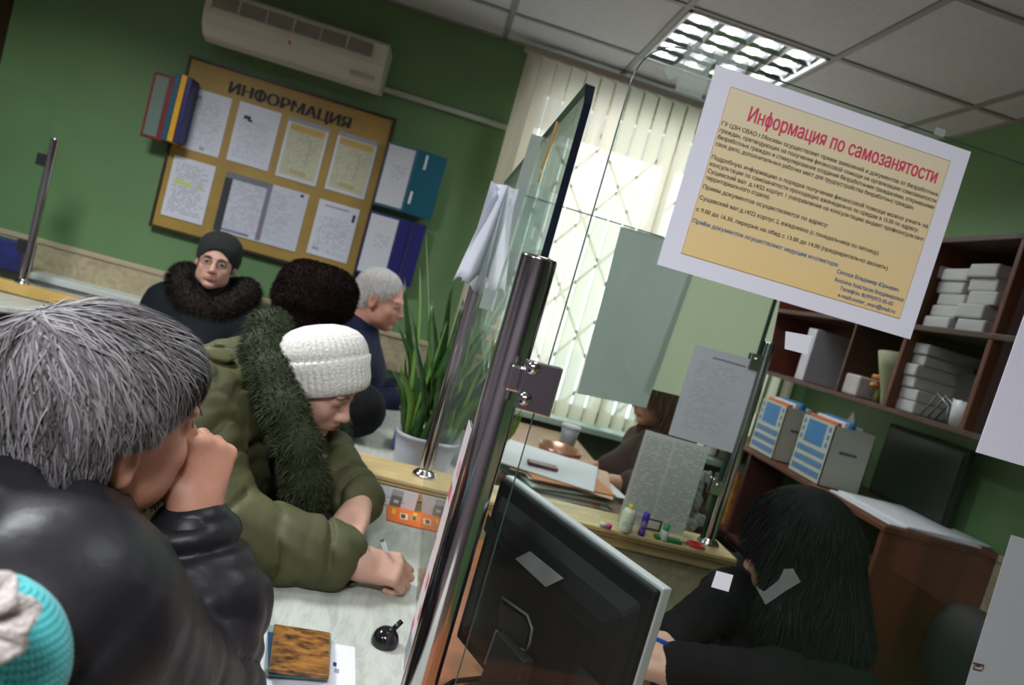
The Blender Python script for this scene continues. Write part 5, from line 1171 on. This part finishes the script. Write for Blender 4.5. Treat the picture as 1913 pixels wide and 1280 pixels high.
def jd(P):
    d, q = along(P, [sR, eR, fm, wr]); arm = np.clip((.12-d)/.04, 0, 1)
    a = crease(q, .047, .008, .010, P, 1)*arm*np.clip((q-.12)/.1, .1, 1)
    b = crease(P[:, 0]*.7+P[:, 1]*.5-P[:, 2]*.35, .085, .012, .016, P, 4)+.004*np.sin(P[:, 0]*31+P[:, 2]*19)*np.sin(P[:, 1]*27)
    return a+b*(1-.6*arm)
J.disp = jd
sdf_obj('jacket', J, .005, M_leath, g, 2)
CS = SDF()
pts = [nb+np.array([.085*math.cos(a), .085*math.sin(a), -.015+.012*math.sin(a)]) for a in np.linspace(-.3, 2*math.pi-1.2, 14)]
for a_, b_ in zip(pts[:-1], pts[1:]): CS.cap(a_, b_, .017, .017, .01); CS.cap(a_+np.array([0, 0, .025]), b_+np.array([0, 0, .025]), .010, .010, .01)
sdf_obj('collar', CS, .005, mat('black_rib', (.010, .010, .011), .8, bump=.4, bscale=120), g, 1)
CU = SDF(); CU.cap(wr-np.array([0, 0, .050]), wr-np.array([0, 0, .030]), .0495, .0495, .01); sdf_obj('cuff', CU, .004, M_leath, g, 1)
trousers_and_shoes(g, hip, kn, ft, fd, mat('trousers_black', (.014, .014, .016), .8)); stool('round stool under the man in black leather', hip[0], hip[1], .375)

# ======== 2. woman in olive coat and white hat
def lathe_ribbed(name, parent, c, R, prof, nr, amp, m, N=None, squash=(1, 1)):
    N = N or nr*6; V = []; Fq = []; K = len(prof)
    for (r, z, a) in prof:
        for k in range(N):
            th = 2*math.pi*k/N; rr = r+amp*a*abs(math.sin(th*nr*.5))**.7; V.append(np.array(c)+R@np.array([rr*math.cos(th)*squash[0], rr*math.sin(th)*squash[1], z]))
    for i in range(K-1):
        for k in range(N): Fq.append((i*N+k, i*N+(k+1) % N, (i+1)*N+(k+1) % N, (i+1)*N+k))
    return mesh_obj(name, V, Fq, m, parent, smooth=True)
oR = frame((.93, -.30, -.34), math.radians(-4)); eye = atY(631, 754, 1.47)
oc = eye-oR@np.array([.031, .085, -.003])*.92
ol = thing('person', 'woman in an olive quilted coat and white ribbed knit hat writing at the counter', 'person', (-.45, 1.5, 0))
S = SDF(); W = head_sdf(S, oc, oR, .92, True); onb = np.array([oc[0]-.11, oc[1]+.02, oc[2]-.13]); S.cap(W(0, -.03, -.05), onb, .05, .06, .03)
wrR = atY(676, 1064, 1.245); wrR = np.array([wrR[0], wrR[1], max(.792, wrR[2])])
elR = np.array([-.25, 1.22, .80])
H1 = SDF(); hand_sdf(H1, wrR+np.array([-.014, .0, .004]), (.95, .10, -.02), (.10, -.45, .85), -1, (1.25, 1.3, 1.35, 1.35), .90, (.15, 1.0), .02, .6, .05)
dR = (elR-wrR)/np.linalg.norm(elR-wrR); H1.cap(wrR+dR*.01, wrR+dR*.09, .026, .028, .02)
wrL = np.array(atY(668, 950, 1.42)); wrL[2] = max(wrL[2], .795)
H2 = SDF(); hand_sdf(H2, wrL, (-.10, -.86, -.20), (-.25, .1, .9), 1, (.35, .4, .45, .5), .95, (.6, .7), .03, .5, .1)
elL = np.array([-.145, 1.60, .86]); H2.cap(wrL+np.array([0, .02, 0]), elL, .027, .036, .02)
shR = np.array([-.40, 1.33, .955]); shL = np.array([-.36, 1.66, .96])
hip, kn, ft, fd = seat_fig((-.62, 1.52), (1, 0), .50, .40)
Bd = SDF(); Bd.cap(hip+np.array([0, 0, .06]), (shR+shL)/2-np.array([0, 0, .1]), .13, .13, .05); Bd.cap(shR, shL, .045, .045, .05); Bd.cap((shR+shL)/2-np.array([0, 0, .06]), onb, .09, .055, .05); Bd.cap(shR, elR, .04, .036); Bd.cap(elR, wrR, .034, .026); Bd.cap(shL, elL, .04, .036)
sdf_obj('body', S, .0030, M_skinf, ol, 2, extra=[(H1, .0024), (H2, .0026), (Bd, .014)])
eyes(ol, W, oR, .92, brows=(.10, .06, .04), look=(.0, -.5))
M_knit = mat('white_knit', (.74, .72, .66), .9, bump=.5, bscale=170, sheen=.3)
hu = _u*1.0-_r*.06-_f*.10; hu /= np.linalg.norm(hu); hr = np.cross(oR[:, 1], hu); hr /= np.linalg.norm(hr); hf_ = np.cross(hu, hr); hR_ = np.stack([hr, hf_, hu], 1)
hc = atY(606, 717, oc[1]+.006)
prof = [(.084, -.014, .2)]+[(r, z, .9) for r, z in ((.088, -.008), (.0925, .006), (.0925, .030), (.090, .046), (.086, .050))]
prof += [(.084, .048, .5), (.086, .054, 1), (.084, .066, 1), (.078, .080, 1), (.067, .092, 1), (.050, .101, .8), (.028, .107, .5), (.0, .109, 0)]
prof = [(r*(1.03 if z < .045 else 1.10), z*1.19, a) for r, z, a in prof]
lathe_ribbed('knit_hat', ol, hc, hR_, prof, 44, .0045, M_knit, squash=(.96, 1.03))
M_olive = mat('olive_nylon', (.072, .072, .030), .6, var=.12, nscale=6, bump=.15, bscale=60, spec=.3)
C = SDF(); mid = (shR+shL)/2
C.cap(hip+np.array([0, 0, .09]), mid-np.array([.02, 0, .14]), .215, .185, .08); C.ell(mid+np.array([-.04, 0, -.05]), (.17, .22, .115), None, .08)
C.cap(shR, shL, .095, .095, .06); C.cap(shR, elR, .110, .085, .06); C.cap(elR, wrR-np.array([.055, 0, -.004]), .083, .060, .03); C.cap(shL, elL, .11, .08, .05); C.cap(elL, wrL+np.array([-.005, .05, 0]), .078, .055, .03)
C.cap(wrR-np.array([.06, 0, 0]), wrR-np.array([.02, 0, 0]), .040, .036, .01, True)
C.ell(onb+np.array([.10, -.01, -.02]), (.075, .075, .09), None, .03, True)
def quilt(P):
    d, q = along(P, [shR, elR, wrR]); d2, q2 = along(P, [shL, elL, wrL]); arm = np.clip((.135-np.minimum(d, d2))/.03, 0, 1); qq = np.where(d < d2, q, q2)
    a = crease(qq, .052, .0075, .012, P, 2); b = crease(P[:, 2]*.9-P[:, 0]*.45, .060, .009, .016, P, 5)
    return a*arm+b*(1-arm)+.0025*np.sin(P[:, 0]*70+4*np.sin(P[:, 2]*30))*np.sin(P[:, 2]*60+P[:, 1]*40)-.004
C.disp = quilt
V, F = C.mesh(.0052); V = smoothV(V, F, 1)
V[:, 2] = np.where((V[:, 0] > -.135) & (V[:, 2] < .753), .753, V[:, 2]); mesh_obj('coat', V, F, M_olive, ol, smooth=True)
FC = SDF()
cp = [atY(505, 612, 1.55), atY(492, 655, 1.50), atY(505, 700, 1.45), atY(532, 765, 1.40), atY(560, 830, 1.38), atY(572, 900, 1.38), atY(570, 960, 1.42)]
for a_, b_ in zip(cp[:-1], cp[1:]): FC.cap(a_, b_, .040, .036, .02)
cq = [atY(505, 612, 1.55), atY(500, 640, 1.66), atY(560, 700, 1.72), atY(620, 800, 1.66), atY(628, 860, 1.60), atY(612, 900, 1.52)]
for a_, b_ in zip(cq[:-1], cq[1:]): FC.cap(a_, b_, .038, .034, .02)
M_furol = hairmat('fur_olive', (.010, .016, .006), (.055, .070, .028), .8)
fur('fur_collar', FC, .007, 16000, .017, M_furol, ol, None, .0008, .45)
H3 = SDF(); H3.cap(atY(600, 800, 1.55)-np.array([.03, 0, .10]), atY(600, 950, 1.5), .05, .045, .02); sdf_obj('scarf', H3, .008, mat('lilac_scarf', (.16, .12, .22), .8), ol, 1)
for q, (c_, r_) in enumerate(((wrL+np.array([-.003, .035, 0]), .058),)):
    pass
trousers_and_shoes(ol, hip, kn, ft, fd, mat('trousers_dark', (.02, .02, .025), .8)); stool('round stool under the woman in the olive coat', hip[0], hip[1], .375)
pn = thing('pen', 'pale pen in the right hand of the woman in the olive coat', 'pen', (.06, 1.25, .755))
a_ = atY(714, 1010, 1.26); b_ = atZ(742, 1086, .7535); MB().tube([a_, a_+(b_-a_)*.93, b_], [.0042, .0042, .001], 10).obj('barrel', mat('pen_clear', (.55, .55, .58), .2), pn, smooth=True); MB().tube([a_+(b_-a_)*.0, a_+(b_-a_)*-.05], [.0045, .003], 10).obj('cap', M_grey, pn, smooth=True)

# ======== generic background figures
def coat_fig(t, nb, shA, shB, hip, m, r=1.0, arms=None, h=.011, dispf=None, armr=1.0):
    C = SDF(); mid = (shA+shB)/2
    C.cap(hip+np.array([0, 0, .09]), mid-np.array([0, 0, .12]), .20*r, .175*r, .08); C.cap(shA, shB, .085*r, .085*r, .07); C.cap(mid-np.array([0, 0, .03]), nb, .12*r, .075*r, .06)
    for ar_ in arms or []: limb(C, ar_, [x*armr for x in [.088*r, .070*r, .052*r][:len(ar_)]], .04)
    C.disp = dispf or wrinkle(45, .005)
    return sdf_obj('coat', C, h, m, t, 1)
def under(t, S, nb, shA, shB, hip, skin, h=.004, extra=None):
    B = SDF(); mid = (shA+shB)/2; B.cap(hip+np.array([0, 0, .06]), mid-np.array([0, 0, .1]), .12, .11, .05); B.cap(shA, shB, .04, .04, .05); B.cap(mid-np.array([0, 0, .08]), nb, .08, .052, .05)
    return sdf_obj('body', S, h, skin, t, 2, extra=(extra or [])+[(B, .016)])
# -- woman by the wall, black coat, dark beret, glasses
c = atY(406, 487, 3.12); R = frame((.18, -1, -.04), math.radians(2)); t = thing('person', 'woman in a black coat and dark beret with glasses, sitting against the wall band', 'person', (c[0], 3.12, 0))
S = SDF(); W = head_sdf(S, c, R, .97, True); nb = c+np.array([0, .05, -.15]); S.cap(W(0, -.03, -.05), nb, .05, .056, .03)
shA = nb+np.array([-.17, .02, -.10]); shB = nb+np.array([.17, .02, -.10]); hip = np.array([c[0], 3.12, .52])
hip, kn, ft, fd = seat_fig((c[0]-.02, 3.08), (.05, -1), .50, .38)
HS = SDF(); w1 = np.array([c[0]-.05, 2.86, .66]); w2 = np.array([c[0]+.06, 2.84, .66]); hand_sdf(HS, w1, (.8, -.5, -.1), (0, 0, 1), 1, (.4, .4, .4, .4)); hand_sdf(HS, w2, (-.8, -.5, -.1), (0, 0, 1), -1, (.4, .4, .4, .4))
under(t, S, nb, shA, shB, hip, M_skinf, .0045, [(HS, .004)]); eyes(t, W, R, .97, brows=(.05, .03, .02))
for q in (-1, 1): MB().tube([W(q*.031+.021*math.cos(a), .101, -.004+.016*math.sin(a)) for a in np.linspace(0, 2*math.pi, 15)], .0018, 5).obj('spectacle_rim', mat('spectacle', (.05, .035, .03), .3), t)
H = SDF(); H.ell(W(0, -.022, .060), (.088, .106, .068), R, .02); H.ell(W(0, -.02, .03), (.084, .10, .07), R, .02); H.ell(W(0, -.045, .00), (.088, .085, .07), R, .03)
H.ell(W(0, .100, -.025), (.064, .05, .078), R, .01, True); sdf_obj('beret', H, .006, mat('beret_black', (.018, .022, .020), .95, bump=.4, bscale=90), t, 1)
M_coatb = mat('black_coat', (.006, .009, .012), .8, bump=.15, bscale=30, spec=.2)
coat_fig(t, nb, shA, shB, hip, M_coatb, 1.12, [[shA, shA+np.array([-.07, -.08, -.26]), w1+np.array([-.03, .03, 0])], [shB, shB+np.array([.07, -.08, -.26]), w2+np.array([.03, .03, 0])]])
K = SDF(); ring = [nb+np.array([.135*math.sin(a), -.10*math.cos(a)*.8-.0, .012+.035*abs(math.sin(a))-.085*max(0, math.cos(a))]) for a in np.linspace(0, 2*math.pi, 15)]
for a_, b_ in zip(ring[:-1], ring[1:]): K.cap(a_, b_, .05, .05, .03)
fur('fur_collar', K, .009, 9000, .022, hairmat('fur_black', (.006, .005, .005), (.03, .024, .02), .85), t, None, .0014, .5)
trousers_and_shoes(t, hip, kn, ft, fd, MATS['trousers_dark']); stool('stool under the woman sitting against the wall band', hip[0], hip[1], .375)
# -- person with dark fur hat, seen from behind
c = atY(588, 582, 2.42); R = frame((.62, .75, -.05)); t = thing('person', 'person in a dark coat and big brown black fur hat seen from behind', 'person', (c[0], 2.42, 0))
S = SDF(); W = head_sdf(S, c, R, 1.0); nb = c+np.array([-.03, -.03, -.15]); S.cap(W(0, -.03, -.05), nb, .055, .06, .03)
hip, kn, ft, fd = seat_fig((c[0]-.08, 2.32), (.62, .75), .50, .38); sv = np.array([fd[1], -fd[0], 0])
shA = nb+sv*.20+np.array([0, 0, -.09]); shB = nb-sv*.20+np.array([0, 0, -.09])
EA = atY(668, 765, 2.25); w1 = EA+np.array([-.10, .16, -.03]); w2 = hip+fd*.36-sv*.10+np.array([0, 0, .12]); HS = SDF(); hand_sdf(HS, w1, (-.5, .8, -.1), (0, 0, 1), -1); hand_sdf(HS, w2, fd+sv*.6, (0, 0, 1), 1)
under(t, S, nb, shA, shB, hip, M_skin, .005, [(HS, .005)]); eyes(t, W, R)
coat_fig(t, nb, shA, shB, hip, mat('charcoal_coat', (.005, .005, .006), .85, bump=.3, bscale=30, spec=.2), 1.15, [[shA, EA, w1-np.array([-.02, .03, 0])], [shB, shB+fd*.10-sv*.06+np.array([0, 0, -.27]), w2-fd*.03]])
H = SDF(); H.ell(W(0, -.012, .085), (.122, .135, .088), R, .03); H.ell(W(0, -.02, .032), (.125, .138, .062), R, .03); H.ell(W(0, -.05, -.03), (.105, .085, .05), R, .03)
H.ell(W(0, -.01, .185), (.05, .09, .020), R, .03, True)
fur('fur_hat', H, .008, 16000, .015, hairmat('fur_brownblack', (.004, .002, .002), (.022, .011, .009), .85), t, None, .0012, .5)
trousers_and_shoes(t, hip, kn, ft, fd, MATS['trousers_dark']); stool('stool under the person in the fur hat', hip[0], hip[1], .375)
# -- elderly man, white hair, navy jacket, facing right
c = atY(712, 558, 3.02); R = frame((.93, -.22, -.12), math.radians(-2)); t = thing('person', 'elderly man with short white hair and navy jacket in profile before the navy binder', 'person', (c[0], 3.0, 0))
S = SDF(); W = head_sdf(S, c, R, 1.0); nb = c+np.array([-.055, .02, -.15]); S.cap(W(0, -.03, -.05), nb, .055, .062, .03)
hip, kn, ft, fd = seat_fig((c[0]-.14, 3.02), (1, -.1), .50, .38); shA = nb+np.array([-.02, -.19, -.09]); shB = nb+np.array([-.02, .19, -.09])
w1 = np.array([c[0]+.18, 2.86, .78]); w2 = np.array([c[0]+.18, 3.1, .78]); HS = SDF(); hand_sdf(HS, w1, (1, .4, -.05), (0, 0, 1), 1); hand_sdf(HS, w2, (1, -.4, -.05), (0, 0, 1), -1)
under(t, S, nb, shA, shB, hip, M_skinr, .0045, [(HS, .0045)]); eyes(t, W, R, brows=(.4, .38, .36))
coat_fig(t, nb, shA, shB, hip, mat('navy_jacket', (.006, .010, .034), .7, bump=.15, bscale=30, spec=.2), 1.05, [[shA, shA+np.array([.07, -.04, -.26]), w1-np.array([.03, 0, 0])], [shB, shB+np.array([.07, .04, -.26]), w2-np.array([.03, 0, 0])]])
H = SDF(); H.ell(W(0, -.024, .042), (.082, .100, .086), R, .02); H.ell(W(0, -.055, -.02), (.070, .056, .052), R, .03); H.ell(W(0, .095, .0), (.09, .045, .085), R, .01, True)
for q in (-1, 1): H.ell(W(q*.08, .0, -.03), (.03, .035, .04), R, .01, True)
fur('hair', H, .006, 9000, .014, hairmat('white_hair', (.50, .48, .46), (.85, .82, .80), .5), t, lambda P, N: np.array([.3, -.2, -1.0])*1.2, .0009, .25)
trousers_and_shoes(t, hip, kn, ft, fd, MATS['trousers_dark']); stool('stool under the elderly man in navy', hip[0], hip[1], .375)
# -- dark bag/coat at counter between them: dark padded sleeve seen below
# -- clerk with black hair, near right
c = atY(1482, 1022, 1.33); R = frame((-.50, .70, -.45)); t = thing('person', 'clerk with long black hair and black top bent over the near desk', 'person', (c[0]+.1, 1.3, 0))
S = SDF(); W = head_sdf(S, c, R, .98, True); nb = c+np.array([.09, .0, -.15]); S.cap(W(0, -.03, -.05), nb, .05, .056, .03)
hip, kn, ft, fd = seat_fig((c[0]+.16, 1.30), (-1, 0), .50, .36); shA = nb+np.array([.0, -.17, -.09]); shB = nb+np.array([.0, .17, -.09])
w1 = np.array(atY(1262, 1230, 1.10)); w1[2] = max(.76, w1[2]-.02); w2 = np.array(atY(1262, 1155, 1.24)); w2[2] = .775
HS = SDF(); hand_sdf(HS, w1, (-.85, .25, .08), (.15, -.5, .8), 1, (.9, .9, .9, .9), .95, (.45, .8), .02, .6, .2); hand_sdf(HS, w2+np.array([-.01, -.01, -.005]), (-.75, -.66, -.1), (0, .2, 1), -1, (.6, .6, .6, .6), .95)
e1 = np.array([w1[0]+.20, 1.10, .80]); e2 = np.array([w2[0]+.20, 1.42, .82]); HS.cap(w1, w1*.5+e1*.5, .026, .028, .02); HS.cap(w2, w2*.5+e2*.5, .026, .028, .02)
under(t, S, nb, shA, shB, hip, M_skinf, .004, [(HS, .0026)]); eyes(t, W, R)
M_bk = mat('black_knitwear', (.006, .006, .007), .9, bump=.3, bscale=60, spec=.15)
e1 = np.array([w1[0]+.20, 1.10, .80]); e2 = np.array([w2[0]+.20, 1.42, .82])
coat_fig(t, nb, shA, shB, hip, M_bk, 1.0, [[shA, e1, w1+np.array([.012, 0, .004])], [shB, e2, w2+np.array([.012, .01, .004])]], .009, armr=.82)
H = SDF(); H.ell(W(0, -.020, .034), (.088, .108, .094), R, .03)
for q in (-1, 1): H.cap(W(q*.066, -.02, .02), W(q*.080, .01, -.13), .040, .034, .04); H.cap(W(q*.080, .01, -.13), W(q*.075, .0, -.20), .034, .022, .04)
H.cap(W(0, -.06, .0), W(0, -.07, -.17), .072, .058, .05); H.ell(W(.012, .125, -.05), (.028, .05, .075), R, .02, True); H.cap(W(.05, .06, .06), W(.075, .075, -.11), .022, .026, .03)
fur('hair', H, .006, 16000, .026, hairmat('black_hair', (.004, .004, .005), (.016, .014, .018), .65), t, lambda P, N: np.array([0, 0, -1.6]), .0010, .2)
trousers_and_shoes(t, hip, kn, ft, fd, MATS['trousers_dark']); office_chair('black office chair under the dark haired clerk', hip[0]+.02, hip[1], math.pi, top=.62, m=mat('chair_dark2', (.016, .017, .018), .6))
pn = thing('pen', 'bright blue pen held by the dark haired clerk', 'pen', atY(1228, 1195, 1.06))
a_ = atY(1209, 1186, 1.03); b_ = atY(1246, 1203, 1.03); MB().tube([a_, b_], [.0036, .0036], 10).obj('barrel', mat('pen_blue', (.01, .10, .62), .3), pn, smooth=True); MB().tube([a_, a_+(a_-b_)*.12], [.003, .0006], 8).obj('tip', M_silver, pn, smooth=True)
o = MB().box((w1[0]-.19, 1.0, .7222), (w1[0]+.0, 1.26, .7242)).obj('form', M_white2, None); tag(o, 'form on the near desk under the hands of the dark haired clerk', 'paper')
# -- clerk in brown at the far desk
c = atY(1232, 735, 2.52); R = frame((-.93, -.15, -.25)); t = thing('person', 'clerk in a dark brown top with brown hair half hidden by the posted sheets', 'person', (c[0]+.1, 2.5, 0))
S = SDF(); W = head_sdf(S, c, R, .97, True); nb = c+np.array([.07, .0, -.15]); S.cap(W(0, -.03, -.05), nb, .05, .056, .03)
hip, kn, ft, fd = seat_fig((c[0]+.12, 2.50), (-1, 0), .50, .30); shA = nb+np.array([.0, -.17, -.09]); shB = nb+np.array([.0, .17, -.09])
w1 = np.array([.80, 2.30, .80]); w2 = np.array([.78, 2.52, .79]); HS = SDF(); hand_sdf(HS, w1, (-1, -.05, .0), (.0, -.3, .9), 1, (.5, .5, .5, .5), 1, (.4, .8)); hand_sdf(HS, w2, (-1, -.3, .0), (0, 0, 1), -1, (.4, .4, .4, .4)); HS.cap(w1, w1+np.array([.1, 0, .01]), .026, .034, .02)
under(t, S, nb, shA, shB, hip, M_skin, .0045, [(HS, .004)]); eyes(t, W, R)
coat_fig(t, nb, shA, shB, hip, mat('brown_top', (.045, .020, .014), .8), .98, [[shA, np.array([.97, 2.26, .84]), w1+np.array([.06, 0, .01])], [shB, np.array([.98, 2.62, .84]), w2+np.array([.06, 0, .01])]])
H = SDF(); H.ell(W(0, -.022, .036), (.092, .112, .098), R, .03); H.cap(W(0, -.06, .0), W(0, -.09, -.22), .075, .06, .05)
for q in (-1, 1): H.cap(W(q*.07, -.02, .02), W(q*.085, -.01, -.15), .035, .03, .04)
H.ell(W(0, .11, -.03), (.055, .06, .085), R, .02, True)
fur('hair', H, .008, 8000, .05, hairmat('brown_hair', (.03, .012, .005), (.22, .11, .04), .45), t, lambda P, N: np.array([0, 0, -1.6]), .0012, .2)
trousers_and_shoes(t, hip, kn, ft, fd, MATS['trousers_dark']); office_chair('black office chair under the clerk in brown', hip[0]+.02, hip[1], math.pi, top=.62)

# ======== turquoise knitted hat with a crocheted flower on a purple bag, lower left
stool('low stool holding the purple bag at the lower left', -.30, .36, .45)
bg_ = thing('handbag', 'purple handbag under the turquoise knitted hat at the lower left', 'bag', (-.30, .38, .452))
S = SDF()
for z in (.52, .62, .72, .80): S.cap((-.40, .36, z), (-.22, .40, z), .062-.02*(z-.5), None, .05)
V, F = S.mesh(.009); V = smoothV(V, F, 1); V[:, 2] = np.maximum(V[:, 2], .452); mesh_obj('bag_body', V, F, mat('purple_fabric', (.10, .02, .10), .6, bump=.3), bg_, smooth=True)
MB().tube([(-.23+.10*math.cos(a)*.2, .42, .80+.12*math.sin(a)) for a in np.linspace(0, math.pi, 9)], .006, 8).obj('handle', mat('purple_strap', (.13, .03, .09), .5), bg_, smooth=True)
kc = atY(24, 1212, .44); kh = thing('knit_hat', 'turquoise knitted hat with a white crocheted flower at the lower left corner', 'hat', kc-np.array([0, 0, .07]))
M_turq = mat('turquoise_knit', (.07, .46, .48), .9, sheen=.3)
N, K = 220, 110; V = []; Fq = []
for j in range(K+1):
    ph = -math.pi/2+math.pi*j/K
    for k in range(N):
        th = 2*math.pi*k/N; cx_, cz_ = math.cos(ph), math.sin(ph)
        rr = 1+.018*math.sin(th*3+1)+.022*abs(cx_)*math.sin(k*2*math.pi/N*55+(1.6 if (j//2) % 2 else 0))+.016*math.sin(j*math.pi*.5)
        V.append(kc+np.array([.032*rr*cx_*math.cos(th)-.008*cz_, .036*rr*cx_*math.sin(th), .041*rr*cz_-.008*cx_*math.cos(th)]))
for j in range(K):
    for k in range(N): Fq.append((j*N+k, j*N+(k+1) % N, (j+1)*N+(k+1) % N, (j+1)*N+k))
mesh_obj('crown', V, Fq, M_turq, kh, smooth=True)
M_croch = mat('white_crochet', (.66, .58, .56), .9, bump=.6, bscale=330)
fc = atY(-22, 1135, .392)
for q in range(7):
    a0_ = q*2*math.pi/7+.3
    def petal(u, v, a0_=a0_, q=q):
        a = a0_+(u-.5)*1.25; r = .004+v*.026*(1-.35*abs(u-.5)**1.5*2); return fc+np.array([r*math.cos(a), -.004-.004*(q % 2)-.006*math.sin(v*2.6)-.003*math.sin(u*9+q), r*math.sin(a)])
    b = MB(); b.grid(petal, 12, 10); o = b.obj('petal', M_croch, kh, smooth=True); md = o.modifiers.new('t', 'SOLIDIFY'); md.thickness = .003
